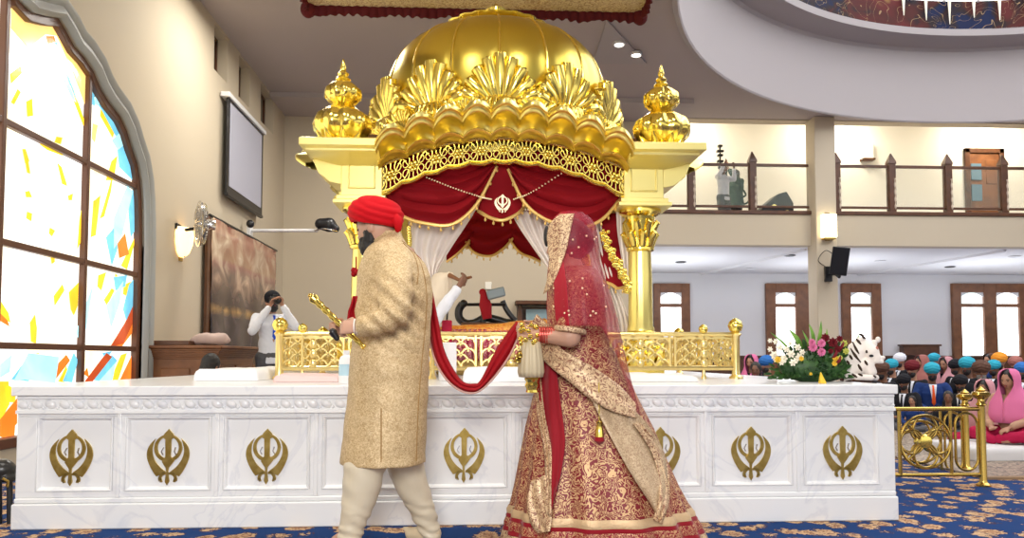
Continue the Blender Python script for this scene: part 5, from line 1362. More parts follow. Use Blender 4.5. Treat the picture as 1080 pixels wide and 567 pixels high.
def figure(label, cat, P, outfit, voxel=.012, group=None, name='person'):
    """outfit: dict(top=material, bottom, skin, cover: 'turban'/'scarf'/'hair'/'cap', cover_mat, beard, shirt, tie, sleeve)"""
    root = thing(name, label, cat, (0, 0, 0), group)
    V = lambda k: Vector(P[k]); ln = P['lean']
    hc = Vector((ln+.02, 0, P['head'])); HR_ = Matrix.Rotation(P.get('turn', 0), 3, 'Z') @ Matrix.Rotation(P['pitch'], 3, 'Y')
    b = MB()
    head_add(b, hc, HR_)
    b.chain([(ln*.6-.01, 0, P['neck']-.05), (ln-.005, 0, P['head']-.06)], [.058, .054])
    b.ball((ln*.4, 0, P['chest']), (.105, .15, .17), 16, 12); b.ball((0, 0, P['hip']+.02), (.11, .145, .11), 16, 12); b.chain([(0, 0, P['hip']), (ln*.4, 0, P['chest'])], [.12, .12])
    for S_ in 'lr':
        b.chain([V(S_+'sh'), V(S_+'el'), V(S_+'wr')], [.052, .038, .027]); b.chain([V(S_+'sh'), (ln*.6, 0, P['neck']-.06)], [.05, .05])
        b.chain([V(S_+'hp'), V(S_+'kn'), V(S_+'an'), V(S_+'ft')], [.085, .055, .038, .032])
        f = (V(S_+'wr')-V(S_+'el')).normalized(); sd = 1 if S_ == 'l' else -1
        hd = P.get(S_+'hd'); hand_add(b, V(S_+'wr')+f*.02, hd[0] if hd else f, hd[1] if hd else (f.cross(Vector((0, sd, 0)))*-1 if abs(f.y) < .9 else (0, 0, -1)), sd, hd[2] if hd else .5)
    put('body', remesh(b, voxel, 2), outfit['skin'], root, ang=180)
    # upper garment
    g = MB(); w = outfit.get('bulk', 1)
    g.loft([ellring((ln*t_, 0, z), a*w, c_*w, 24) for (t_, z, a, c_) in ((0, P['hip']-.10 if P is not SEAT else P['hip']-.06, .135, .175), (0, P['hip']+.06, .125, .165), (.3, lerp(P['hip'], P['chest'], .6), .12, .155), (.5, P['chest']+.02, .135, .18), (.6, P['chest']+.12, .10, .16), (.8, P['neck']-.01, .062, .07))])
    for S_ in 'lr':
        g.chain([V(S_+'sh')*1.0, V(S_+'el'), V(S_+'wr')+(V(S_+'el')-V(S_+'wr')).normalized()*(.03 if not outfit.get('short') else .12)], [.074*w, .056*w, .045*w]); g.chain([V(S_+'sh'), (ln*.6, 0, P['neck']-.07)], [.07, .06])
    wr = lambda co: .010*noise.noise(co*9)+.005*noise.noise(co*22)
    put('upper_garment', remesh(g, voxel, 3, wr), outfit['top'], root, ang=180)
    g = MB()
    for S_ in 'lr': g.chain([V(S_+'hp'), V(S_+'kn'), V(S_+'an')], [.112, .082, .06])
    g.ball((0, 0, P['hip']), (.135, .17, .12), 16, 10)
    put('lower_garment', remesh(g, voxel, 3, wr), outfit['bottom'], root, ang=180)
    if P is not SEAT:
        for S_ in 'lr':
            g = MB(); g.chain([V(S_+'an')*1+Vector((-.03, 0, -.045)), V(S_+'ft')+Vector((0, 0, .012))], [.042, .038]); put('shoe', remesh(g, .01, 2), Mt['black'], root, ang=180)
    for sd in (1, -1):
        g = MB(); g.ball(hc+HR_ @ Vector((.082, sd*.032, .012)), (.008, .011, .006), 10, 8, HR_); obj('eye', g, Mt['eye'], root)
        if sd == 1: g = MB(); g.ball(hc+HR_ @ Vector((.093, 0, -.050)), (.008, .022, .008), 10, 8, HR_); obj('lips', g, LIP, root)
        g = MB(); g.tube([hc+HR_ @ Vector((.090, sd*.016, .030)), hc+HR_ @ Vector((.092, sd*.034, .036)), hc+HR_ @ Vector((.078, sd*.052, .030))], .004, 6); obj('eyebrow', g, Mt['hair'], root)
    cv = outfit['cover']
    if cv == 'turban':
        g = MB(); turban_add(g, hc+HR_ @ Vector((-.012, 0, .055)), HR_); obj('turban', g, outfit['cover_mat'], root, 70)
    elif cv == 'cap':
        g = MB(); turban_add(g, hc+HR_ @ Vector((-.012, 0, .045)), HR_, 1, .105, .10, .118, 3); obj('cap', g, outfit['cover_mat'], root, 70)
    else:
        g = MB(); g.ball(hc+HR_ @ Vector((-.022, 0, .022)), (.105, .092, .118), 20, 14, HR_)
        if cv == 'hair': g.ball(hc+HR_ @ Vector((-.06, 0, -.06)), (.07, .085, .12), 16, 12, HR_)
        put('hair', remesh(g, .010, 1, lambda co: .005*noise.noise(co*40)), Mt['hair'], root, ang=180)
    if cv == 'scarf':
        o_ = .85; hz = P['head']; cz = P['chest']; L_ = []
        for (dz, rx, ry, cx_, op) in ((.150, .02, .02, -.02, .3), (.145, .07, .06, -.01, .45), (.115, .115, .10, 0, .55), (.06, .135, .118, 0, .75), (0, .135, .122, -.005, .85), (-.07, .125, .125, -.01, .75), (-.13, .13, .15, -.02, .45)):
            L_.append(((ln+cx_, 0, hz+dz), rx, ry, 0, op, 2*pi-op))
        for (z, rx, ry, op) in ((lerp(hz-.13, cz, .45), .165, .215, .08), (cz+.06, .185, .25, .0), (cz-.06, .20, .265, .0), (cz-.18, .21, .27, .0)):
            L_.append(((ln*.6, 0, z), rx, ry, 0, op, 2*pi-op))
        cloth_obj('head_scarf', shell(L_, 48, .03), outfit['cover_mat'], root, .008)
    if outfit.get('beard'):
        g = MB(); g.ball(hc+HR_ @ Vector((.045, 0, -.075)), (.058, .062, .062), 16, 12, HR_); g.ball(hc+HR_ @ Vector((.088, 0, -.038)), (.016, .034, .008), 10, 8, HR_)
        put('beard', remesh(g, .008, 1, lambda co: .006*noise.noise(co*50)), outfit['beard'], root, ang=180)
    if outfit.get('shirt'):
        zc_ = P['chest']; rows = []
        for t in [k/8 for k in range(9)]:
            z = lerp(P['neck']-.02, zc_-.16, t); wd = lerp(.055, .008, t); x = interp([(zc_-.2, .150+ln*.4), (zc_+.02, .158+ln*.5), (zc_+.12, .128+ln*.6), (P['neck'], .078+ln*.8)], z)[0]
            rows.append([(x-.012*(abs(u)), u*wd, z) for u in (-1, -.5, 0, .5, 1)])
        cloth_obj('shirt_front', rows, outfit['shirt'], root, .008)
        if outfit.get('tie'):
            rows = [[(r[2][0]+.012, u*w_, r[2][2]-.01) for u in (-1, 0, 1)] for r, w_ in zip(rows, (.016, .012, .015, .018, .021, .024, .026, .027, .002))]
            cloth_obj('tie', rows, outfit['tie'], root, .008)
    return root
def place(root, x, y, z, yaw, s=1): root.location = (x, y, z); root.rotation_euler = (0, 0, yaw); root.scale = (s, s, s)
def dress(root, mp):
    for ch in root.children:
        k = ch.name.split('.')[0]
        if k in mp: setm(ch, mp[k])

mc = lambda n, c, r=.8: mat(n, c, r)
LIP = mat('lip_colour', (.32, .06, .06), .5)
TQ = mc('turquoise_cloth', (.03, .33, .45)); BLK = Mt['black_cloth']; NAVY = mc('navy_cloth', (.015, .04, .16)); MAR = mc('maroon_cloth', (.13, .012, .018)); ORG = mc('orange_cloth', (.75, .28, .03))
PNK = mc('pink_cloth', (.72, .18, .36)); PPK = mc('pale_pink_cloth', (.55, .27, .30)); BRN = mc('brown_cloth', (.10, .05, .035)); ROSE = mc('dusty_rose_cloth', (.36, .14, .12)); WHT = mc('white_cloth', (.75, .76, .82)); GRY = mc('grey_cloth', (.10, .10, .11)); BLU = mc('blue_cloth', (.03, .14, .42)); OTIE = mc('orange_tie', (.75, .10, .02)); CRM = mc('crimson_dress', (.42, .01, .06))
GBEARD = mc('grey_beard', (.22, .20, .19), .9)
man = figure('', 'person', SEAT, dict(top=BLK, bottom=GRY, skin=Mt['skin'], cover='turban', cover_mat=TQ, beard=Mt['hair'], shirt=WHT, tie=OTIE))
woman = figure('', 'person', SEAT, dict(top=PNK, bottom=PNK, skin=Mt['skin'], cover='scarf', cover_mat=PNK))
kid = figure('', 'person', SEAT, dict(top=BLK, bottom=GRY, skin=Mt['skin_dark'], cover='hair'))
used = set()
CROWD = [
 # px, py of head centre, depth, proto, yaw deg, skin, colours, label
 (983, 392, 11.0, man, 245, 'skin_dark', dict(turban=TQ, upper_garment=NAVY, tie=OTIE), 'seated man in turquoise turban, navy jacket and orange tie behind the brass rails'),
 (940, 387, 13.4, man, 200, 'skin', dict(turban=TQ, upper_garment=BLK, tie=BLK), 'seated man in turquoise turban and black jacket just right of the white tiger'),
 (962, 389, 12.0, man, 215, 'skin', dict(turban=MAR, upper_garment=BLK, tie=BLK, beard=Mt['hair']), 'seated man in maroon turban and black suit left of the orange tie man'),
 (971, 382, 15.5, woman, 190, 'skin', dict(head_scarf=ROSE, upper_garment=ROSE), 'woman in dusty rose head scarf at the back, above the maroon turban'),
 (985, 380, 17.0, man, 200, 'skin', dict(turban=TQ, upper_garment=GRY, tie=GRY), 'small distant man in turquoise turban directly above the orange tie man'),
 (997, 384, 14.5, woman, 200, 'skin', dict(head_scarf=PPK, upper_garment=BLK), 'woman in pale pink head scarf right of the navy jacketed man'),
 (1008, 387, 13.3, man, 190, 'skin_dark', dict(turban=BLK, upper_garment=BLK, tie=BLK), 'man in black turban and black suit right of the pale pink scarf'),
 (1020, 386, 12.0, man, 215, 'skin_dark', dict(turban=TQ, upper_garment=BLK, tie=BLK), 'seated man in turquoise turban and black suit below the double window'),
 (1035, 391, 10.2, man, 235, 'skin_dark', dict(turban=BRN, upper_garment=BLK, tie=BRN, beard=GBEARD), 'seated man in dark brown turban with greying beard, left of the woman in pink'),
 (1048, 388, 13.1, man, 200, 'skin_dark', dict(turban=TQ, upper_garment=BLK, tie=BLK), 'man in turquoise turban partly behind the woman in pink'),
 (1054, 381, 13.6, man, 210, 'skin', dict(turban=ORG, upper_garment=NAVY, tie=BLK), 'man in orange turban behind the woman in pink'),
 (1071, 384, 14.0, man, 210, 'skin', dict(turban=ROSE, upper_garment=GRY, tie=BLK), 'man in dusty rose turban near the right edge of the photo'),
 (1078, 391, 11.8, man, 215, 'skin_dark', dict(turban=BLU, upper_garment=BLK, tie=BLK), 'man in blue turban at the right edge of the photo'),
 (1043, 378, 17.0, woman, 200, 'skin', dict(head_scarf=BRN, upper_garment=BLK), 'distant woman in brown scarf between the dark brown and orange turbans'),
 (930, 391, 11.5, man, 195, 'skin_dark', dict(turban=BRN, upper_garment=BLK, tie=BLK), 'man in brown turban half hidden behind the white tiger'),
 (949, 380, 16.6, man, 200, 'skin', dict(turban=WHT, upper_garment=BLK, tie=BLK), 'distant man in white turban behind the turquoise turban beside the tiger'),
 (792, 382, 14.7, woman, 230, 'skin', dict(head_scarf=PNK, upper_garment=BLK), 'woman in bright pink scarf seen between railing post and bouquet'),
 (808, 384, 13.2, man, 215, 'skin', dict(turban=BLU, upper_garment=BLK, tie=BLK), 'man in blue turban and dark suit just left of the bouquet'),
 (797, 390, 12.0, kid, 240, 'skin_dark', dict(upper_garment=GRY), 'dark haired person in grey sitting left of the bouquet below the pink scarf'),
 (1000, 419, 9.0, kid, 235, 'skin_dark', dict(upper_garment=BLK), 'small dark haired child in black behind the brass rails'),
 (1038, 411, 7.9, woman, 215, 'skin_dark', dict(head_scarf=PPK, upper_garment=PPK, lower_garment=CRM), 'girl in pale pink scarf sitting beside the woman in bright pink'),
 (1063, 401, 7.2, woman, 208, 'skin', dict(head_scarf=PNK, upper_garment=mc('beige_sleeve', (.50, .30, .20)), lower_garment=CRM), 'large seated woman in bright pink scarf and crimson skirt at the right edge'),
 (962, 424, 9.6, kid, 225, 'skin', dict(upper_garment=NAVY), 'child in navy crouching behind the wheel scroll of the brass rails'),
 (953, 403, 10.2, man, 220, 'skin_dark', dict(turban=BLK, upper_garment=BLK, tie=BLK), 'man in black turban and black suit next to the right end of the platform'),
 (1013, 404, 9.8, man, 225, 'skin_dark', dict(turban=BLK, upper_garment=BLK, tie=BLK, beard=Mt['hair']), 'man in black turban and suit in front of the turquoise turban under the double window'),
]
for (px, py, Y, proto, yaw, sk, mp, lb) in CROWD:
    p = PY(px, py, Y); s = max(.5, min(1.12, p.z/.80))
    r = proto if proto.name not in used else copy_tree(proto)
    used.add(proto.name)
    f = RZ(R_(yaw)) @ Vector((.06, 0, 0)); place(r, p.x-f.x*s, p.y-f.y*s, .0 if Y > 7.6 else .13, R_(yaw), s if Y > 7.6 else (p.z-.13)/.80)
    r['label'] = lb; r['group'] = 'seated congregation on the hall floor'
    m2 = dict(mp); m2['body'] = Mt[sk]
    if sk == 'skin_dark' and 'beard' not in m2 and proto is man: m2['beard'] = Mt['hair']
    dress(r, m2)

# ---- photographer behind the platform
pp = PY(287, 318, 10.4)
ph = dict(STAND); ph.update(lel=(.20, .24, 1.30), rel=(.16, -.27, 1.24), lwr=(.25, .07, 1.56), rwr=(.20, -.08, 1.54), turn=0, pitch=.05, lhd=((.2, -.5, .8), (.6, -.6, 0), .8), rhd=((.2, .4, .8), (.6, .6, 0), .8))
r = figure('photographer in white shirt, blue tie and black cap holding a camera to his eye', 'person', ph, dict(top=WHT, bottom=GRY, skin=Mt['skin'], cover='cap', cover_mat=BLK, beard=Mt['hair'], tie=mc('blue_tie', (.02, .08, .55)), shirt=WHT), .010)
place(r, pp.x, 10.4, 0, R_(-62), pp.z/1.62)
cm_ = thing('photo_camera', 'black camera held up by the photographer behind the platform', 'camera', (0, 0, 0))
mb = MB(); mb.box(.135, .20, -.075, .075, 1.58, 1.67); mb.box(.14, .19, -.03, .03, 1.67, 1.70); obj('body', mb, Mt['black'], cm_, bevel=.008)
mb = MB(); mb.T = Matrix.Translation((.20, 0, 1.62)) @ Matrix.Rotation(pi/2, 4, 'Y'); mb.lathe([(.040, 0), (.040, .05), (.043, .06), (.043, .10), (.036, .10), (.030, .085), (0, .08)], 24); obj('lens', mb, Mt['black'], cm_)
mb = MB(); mb.T = Matrix.Translation((.20, 0, 1.62)) @ Matrix.Rotation(pi/2, 4, 'Y'); mb.lathe([(.0435, .07), (.0445, .075), (.0435, .08)], 24, cap=False); obj('lens_ring', mb, Mt['steel'], cm_)
place(cm_, pp.x, 10.4, 0, R_(-62), pp.z/1.62)
# crouching assistant by the cabinet
p = PY(231, 384, 8.95)
r = copy_tree(kid); r['label'] = 'dark haired person in black crouching beside the side cabinet'; r['group'] = 'helpers behind the platform'; del r['group']
place(r, p.x-.10, 8.85, 0, R_(62), p.z/.82); dress(r, dict(upper_garment=BLK, body=Mt['skin']))
# ---- people on the gallery
fz = GZ0+.35
g1 = dict(STAND); g1.update(lel=(.12, .26, 1.36), rel=(.12, -.27, 1.42), lwr=(.14, .22, 1.62), rwr=(.18, -.16, 1.66), pitch=-.2, lhd=((.1, -.1, 1), (0, -1, 0), .5))
r = figure('person in white shirt and grey trousers on the gallery with raised hand', 'person', g1, dict(top=WHT, bottom=GRY, skin=Mt['skin_dark'], cover='hair'), .014)
p = PY(763, 200, YB+.78); place(r, p.x, YB+.78, fz, R_(-60), .93)
g2 = dict(STAND); g2.update(lel=(.18, .22, 1.45), rel=(.15, -.26, 1.50), lwr=(.26, .08, 1.70), rwr=(.22, -.10, 1.78), pitch=-.2)
DGR = mc('dark_green_coat', (.03, .06, .045))
r = figure('person in dark green coat on the gallery reaching up to a tripod', 'person', g2, dict(top=DGR, bottom=BLK, skin=Mt['skin'], cover='hair', bulk=1.25), .014)
p2 = PY(776, 200, YB+1.65); place(r, p2.x, YB+1.65, fz, R_(200), .98)
mb = MB(); rows = [[p2+Vector((0, 0, 0))]]
tz = PY(766, 146, YB+.75).z; tx = PY(767, 160, YB+.75).x
tr = thing('light_stand', 'tall black stand between the two people on the gallery', 'stand', (tx, YB+.75, fz))
mb = MB(); mb.tube([(tx, YB+1.25, fz+.4), (tx, YB+1.25, tz)], .02, 8)
obj('pole', mb, Mt['black'], tr)
for k, (dz, w_) in enumerate(((.0, .05), (.12, .08), (.22, .06), (.36, .07), (.50, .05))): 
    mb = MB(); mb.box(tx-w_, tx+w_, YB+1.2, YB+1.3, tz-dz-.06, tz-dz-.01); obj('clamp', mb, Mt['black'], tr, bevel=.01)
for k in range(3):
    a = 2*pi*k/3+.5; mb = MB(); mb.tube([(tx, YB+1.25, fz+.45), (tx+.2*cos(a), YB+1.25+.2*sin(a), fz+.02)], .015, 6); obj('leg', mb, Mt['black'], tr)
mb = MB(); c = PY(784, 200, YB+.6); mb.tube(smooth_path([c, c+Vector((.05, 0, -.12)), c+Vector((-.06, 0, -.2)), c+Vector((.03, 0, -.32)), c+Vector((.16, 0, -.2)), c+Vector((.2, 0, -.02))], 6), .022, 6)
tag(obj('hanging_strap', mb, DGR), 'dark green strap dangling from the coat of the person on the gallery', 'strap')

# ---- attendant with the whisk inside the canopy
at = dict(SEAT); p = PY(428, 300, 6.5); q = PY(483, 303, 6.32)
yaw = R_(0); s_at = 1.0; zb_at = ZP+.02
lw = (RZ(-yaw) @ (Vector((q.x, q.y, 0))-Vector((p.x, 6.5, 0))))/s_at; lz = (q.z-zb_at)/s_at
el = PY(460, 336, 6.3); le = (RZ(-yaw) @ (Vector((el.x, el.y, 0))-Vector((p.x, 6.5, 0))))/s_at
at.update(rel=(le.x, le.y, (el.z-zb_at)/s_at), rwr=(lw.x, lw.y, lz), rsh=(.03, -.18, .56), rhd=((.5, .25, .75), (-.5, .6, .3), .8), head=.80)
r = figure('attendant in white behind the groom raising a white whisk under the canopy', 'person', at, dict(top=WHT, bottom=WHT, skin=Mt['skin_dark'], cover='turban', cover_mat=WHT, beard=GBEARD), .010)
place(r, p.x, 6.5, zb_at, yaw, s_at)
hq = PY(490, 297, 6.36)
wk = thing('ceremonial_whisk', 'large cream hair whisk with brown handle held behind the groom', 'whisk', tuple(hq))
mb = MB(); mb.tube([PY(474, 290, 6.5), PY(484, 295, 6.42), PY(497, 292, 6.34)], [.022, .014, .012], 10); obj('handle', mb, Mt['wood2'], wk)
mb = MB(); mb.chain([PY(474, 291, 6.56), PY(465, 299, 6.58), PY(460, 314, 6.6), PY(456, 328, 6.6), PY(455, 338, 6.6)], [.04, .10, .125, .10, .04], 20)
put('hair_tuft', remesh(mb, .012, 3, lambda co: .008*noise.noise(Vector((co.x*60, co.y*60, co.z*6)))), mat('cream_hair', (.78, .66, .50), .8), wk, ang=180)

# ------------------------------------------------------------------ groom
YG_ = 3.9
def G(px, py, dy=0): return PY(px, py, YG_+dy)
FW = RZ(R_(180-20)); yawg = R_(158)
groom = thing('person', 'groom in red turban and gold brocade coat walking left before the platform', 'person', (G(405, 400).x, YG_, 0))
gb = MB(); HG = RZ(yawg) @ Matrix.Rotation(.30, 3, 'Y'); hg = G(396.5, 240)
head_add(gb, hg, HG, 1.0)
gb.chain([G(411, 263), G(402, 248)], [.062, .062])
gb.loft([ellring(G((a+b)/2, y), (b-a)/2*YG_/800*.8, d*.75, 20) for (y, a, b, d) in ((262, 390, 442, .16), (300, 385, 448, .16), (350, 384, 444, .14), (400, 384, 442, .16), (440, 384, 442, .16))])
LA = [G(421, 282, -.15), G(421, 328, -.27), G(383, 343, -.24)]; RA = [G(404, 270, .17), G(392, 328, .20), G(368, 346, .02)]
gb.chain(LA, [.045, .042, .028]); gb.chain(RA, [.045, .042, .028])
hand_add(gb, G(379, 344, -.235), (-1, .15, -.05), (.1, .8, -.4), -1, 1.15, .95)
hand_add(gb, G(368, 346, .0), (-1, -.35, -.02), (0, -.9, -.3), 1, 1.15, .95)
LL = [G(398, 440, -.07), G(385, 505, -.10), G(370, 558, -.12)]; RL = [G(420, 440, .08), G(434, 510, .10), G(452, 556, .12)]
gb.chain(LL, [.085, .06, .04]); gb.chain(RL, [.085, .06, .04])
gb.chain([G(370, 562, -.12), G(355, 570, -.08)], [.036, .03]); gb.chain([G(453, 562, .12), G(443, 568, .14)], [.036, .03])
put('body', remesh(gb, .0055, 2), Mt['skin_pale'], groom, ang=180)
# brocade coat with sleeves
CT = [(246, 405, 421, .062), (250, 402, 425, .08), (256, 396, 429, .12), (262, 389, 435, .155), (268, 385, 440, .185), (278, 381, 448, .20), (292, 377, 454, .20), (310, 376, 456, .185), (330, 374, 455, .175), (350, 372, 453, .17), (380, 370, 452, .18), (410, 368, 451, .19), (440, 365, 450, .20), (470, 362, 449, .21), (488, 360, 448, .215)]
cb = MB(); K = YG_/800
cb.loft([ellring(G((a+b)/2, y), (b-a)/2*K, d, 40, mod=lambda t: 1+.0*t) for (y, a, b, d) in CT])
SLV = MB(); SLV.chain([G(415, 282, -.125), G(417, 300, -.205), G(418, 328, -.262), G(401, 339, -.262), G(386, 344, -.25)], [.092, .088, .074, .062, .054], 20)
cb.chain([G(406, 278, .13), G(392, 328, .20), G(375, 344, .06)], [.08, .065, .05], 16)
def coatd(co):
    w = .004*noise.noise(co*14)+.006*noise.noise(Vector((co.x*3, co.y*3, co.z*9)))
    ee = G(421, 330, -.26); d = (co-ee).length      # creases gathering at the elbow
    w += .012*max(0, 1-d/.26)*(sin((co.z*1.0+co.x*.9)*70)+.6*noise.noise(co*25))
    sh = G(437, 285, -.08); w += .006*max(0, 1-(co-sh).length/.2)*sin((co.x+co.z*.4)*80)
    return w
m = mat('gold_brocade', (.56, .37, .155), .55)
tc = N(m, 'ShaderNodeTexCoord'); n1 = N(m, 'ShaderNodeTexNoise', Scale=100.0, Detail=3.0, Distortion=1.5); L(m, tc.outputs['Object'], n1.inputs['Vector'])
rp = N(m, 'ShaderNodeValToRGB'); rp.color_ramp.elements[0].position = .38; rp.color_ramp.elements[1].position = .62; rp.color_ramp.elements[0].color = (.43, .285, .125, 1); rp.color_ramp.elements[1].color = (.68, .52, .30, 1)
L(m, n1.outputs['Fac'], rp.inputs['Fac']); L(m, rp.outputs['Color'], BS(m).inputs['Base Color']); BS(m).inputs['Metallic'].default_value = .15
bu = N(m, 'ShaderNodeBump'); bu.inputs['Distance'].default_value = .003; bu.inputs['Strength'].default_value = .5; L(m, n1.outputs['Fac'], bu.inputs['Height']); L(m, bu.outputs['Normal'], BS(m).inputs['Normal'])
Mt['brocade'] = m
put('coat_sleeve', remesh(SLV, .007, 2, coatd), m, groom, ang=180)
cme = remesh(cb, .008, 3, coatd); put('brocade_coat', cme, m, groom, ang=180); cbv = bvh(cme)
def proj(bv, px, py, off, fallY, dirless=False):
    d = ray(px, py).normalized(); h = bv.ray_cast(CAM, d)
    return (h[0]-d*off) if h[0] is not None else PY(px, py, fallY)
# collar, back seams, hem slit
mb = MB(); mb.loft([ellring(G(410, 245, .0), .064, .066, 32), ellring(G(410, 249, .0), .070, .072, 32), ellring(G(409, 256), .085, .095, 32), ellring(G(409, 257), .07, .08, 32), ellring(G(410, 247), .058, .058, 32)], cap=False)
obj('collar', mb, m, groom, 80)
mb = MB(); 
for line in ([(424,254),(436,264),(446,285),(450,320),(445,380),(441,430),(439,486)], [(402,430),(402,460),(402,487)], [(425,256),(436,268),(441,284),(440,300)]):
    mb.tube([proj(cbv, q.x, q.y, .0005, YG_) for q in smooth_path([(*p, 0) for p in line], 6)], .003, 6)
obj('seam', mb, mat('brocade_dark', (.34, .20, .07), .6), groom)
mb = MB(); mb.loft([ellring(G(384, 344.5, -.25)+Vector((dx, 0, 0)), .001, .001, 4) for dx in (0, .001)]) if 0 else None
# trousers
tb_ = MB(); tb_.chain([G(402, 455, -.06), G(384, 492, -.09), G(381, 515, -.10), G(376, 538, -.115), G(371, 556, -.12), G(369, 564, -.12)], [.11, .100, .092, .074, .060, .060], 24)
tb_.chain([G(418, 455, .06), G(428, 492, .08), G(436, 515, .10), G(445, 536, .11), G(451, 552, .12), G(454, 562, .12)], [.11, .094, .082, .068, .056, .056], 24)
def trd(co):
    z = co.z; k = max(0, 1-z/.26); return .006*k*sin(z*120+co.x*45+3*noise.noise(co*12))+.006*k*noise.noise(Vector((co.x*10,co.y*10,z*40)))+.005*noise.noise(Vector((co.x*8, co.y*8, z*14)))+.004*sin(z*60+co.x*40)*(.4 if z > .2 else 0)
put('trousers', remesh(tb_, .007, 2, trd), mat('cream_silk', (.62, .54, .40), .38), groom, ang=180)
for (a, b_) in ((G(374, 568, -.12), G(352, 571, -.07)), (G(456, 566, .12), G(434, 570, .17))):
    sb = MB(); a = Vector((a.x, a.y, .045)); b_ = Vector((b_.x, b_.y, .032)); sb.chain([a, a.lerp(b_, .5), b_, b_+(b_-a)*.35+Vector((0, 0, .035))], [.048, .045, .034, .008], 16)
    put('shoe', remesh(sb, .006, 2), mat('beige_shoe', (.62, .50, .33), .5) if 'beige_shoe' not in bpy.data.materials else bpy.data.materials['beige_shoe'], groom, ang=180)
# turban
mb = MB(); TG = RZ(yawg) @ Matrix.Rotation(-.16, 3, 'Y'); turban_add(mb, G(396.5, 226.5), TG, 1.0, .098, .130, .146, 9)
mb.tube([G(x, y, -.03-.05*sin(k/5*pi)) for k, (x, y) in enumerate(((408,222),(414,227),(418,231),(420,236),(420,241),(418,245)))], [.02, .026, .027, .024, .018, .006], 12)
obj('turban', mb, mat('red_turban', (.55, .004, .010), .75), groom, 75)
mb = MB()
for k in range(0):      # layered wraps running from the brow to the nape
    pts = [G(397.5, 228)+TG @ Vector((.150*cos(a)*(1-.02*k), .131*sin(a)*(1-.02*k), -.052+.022*k+.055*abs(sin(a/2+.3))*(1 if k % 2 else .6)-.018*cos(a))) for a in [2*pi*j/48 for j in range(48)]]
    mb.tube(pts, .0135, 8, closed=True, flat=1.2)
mb = MB(); mb.ball(hg+HG @ Vector((.046, 0, -.082)), (.070, .072, .078), 18, 14, HG); mb.ball(hg+HG @ Vector((.03, -.045, -.06)), (.05, .032, .06), 12, 10, HG); mb.ball(hg+HG @ Vector((.02, -.06, -.035)), (.03, .016, .05), 12, 10, HG); mb.ball(hg+HG @ Vector((.02, .06, -.035)), (.03, .016, .05), 12, 10, HG)
put('beard', remesh(mb, .007, 1, lambda co: .006*noise.noise(co*60)), Mt['hair'], groom, ang=180)
for sd in (1, -1): obj('eye', MB().ball(hg+HG @ Vector((.084, sd*.032, .012)), (.008, .011, .006), 10, 8, HG), Mt['eye'], groom)
mb = MB(); c = G(377.5, 344, -.235); rings = []
mb.T = Matrix.Translation(c) @ Matrix.Rotation(pi/2, 4, 'Y'); mb.tube([(.037*cos(2*pi*k/24), .037*sin(2*pi*k/24), .0) for k in range(24)], .006, 8, closed=True); mb.T = Matrix.Translation(c+Vector((-.014, 0, 0))) @ Matrix.Rotation(pi/2, 4, 'Y'); mb.tube([(.034*cos(2*pi*k/24), .034*sin(2*pi*k/24), .0) for k in range(24)], .004, 8, closed=True)
tag(obj('bracelet', mb, Mt['white_satin']), 'white thread bracelet on the left wrist of the groom', 'bracelet')
# sword in its gold sheath held in both hands
sw = thing('ceremonial_sword', 'slim ornate gold sword held by the groom in both hands', 'sword', tuple(G(352, 340, -.1)))
a, b_ = G(331, 315, -.05), G(384, 366, -.16); mb = MB(); pts = [a.lerp(b_, k/24) for k in range(25)]
mb.tube(pts, [.016+.004*(k % 3 == 0)+(.006 if k < 2 else 0)-.0002*k for k in range(25)], 12); obj('sheath', mb, Mt['gold'], sw)
mb = MB(); mb.ball(a, .024, 14, 10); mb.ball(a+(a-b_).normalized()*.025, .014); obj('pommel', mb, Mt['brass'], sw)
mb = MB(); c = G(351, 350, -.14); mb.chain([c, c+Vector((.02, 0, -.03))], [.020, .014]); obj('grip', mb, Mt['black'], sw)
# red rosette and scarf end on his chest
mb = MB(); c = G(375.5, 287, -.02); mb.ball(c, (.022, .03, .018)); mb.tube([c+Vector((0, 0, .0)), c+Vector((.0, 0, .08))], .004, 5)
for k in range(5): mb.ball(c+Vector((-.012, .02*sin(k*1.3), .014*cos(k*1.3))), .012, 8, 6)
RED = mat('red_stole', (.30, .003, .008), .65); tag(obj('red_rosette', mb, RED), 'small red rosette hanging on the front of the gold coat', 'rosette')

# red scarf linking groom and bride
def polyline(pts, n): 
    q = smooth_path([(x, y, d) for x, y, d in pts], 10); out = []
    for k in range(n+1): f = k/n*(len(q)-1); i = min(int(f), len(q)-2); out.append(q[i].lerp(q[i+1], f-i))
    return out
Lo = polyline([(436,272,.10),(446,290,.15),(450.5,338,.15),(458,377,.10),(473,402,.04),(493,414,.0),(511,408,0),(535,379,-.02),(552,344,-.04)], 70)
Up = polyline([(432,262,.02),(449,283,.08),(461,335,.10),(469,372,.08),(486,401,.02),(500,405,.0),(508,400,0),(525,367,0),(545,339,0)], 70)
rows = []
for a, b_ in zip(Lo, Up): rows.append([G(lerp(a.x, b_.x, t), lerp(a.y, b_.y, t), lerp(a.z, b_.z, t)-.018*sin(pi*t)+.008*sin(t*13)) for t in [k/14 for k in range(15)]])
stole = thing('red_scarf', 'long red scarf hanging in a loop from groom to bride', 'scarf', tuple(G(490, 400, 0)))
cloth_obj('cloth', rows, RED, stole, .010)
mb = MB(); mb.tube([G(p.x, p.y, p.z-.004) for p in Lo], .006, 6); obj('edge_trim', mb, mat('pale_trim_thread', (.65, .38, .32), .6), stole)
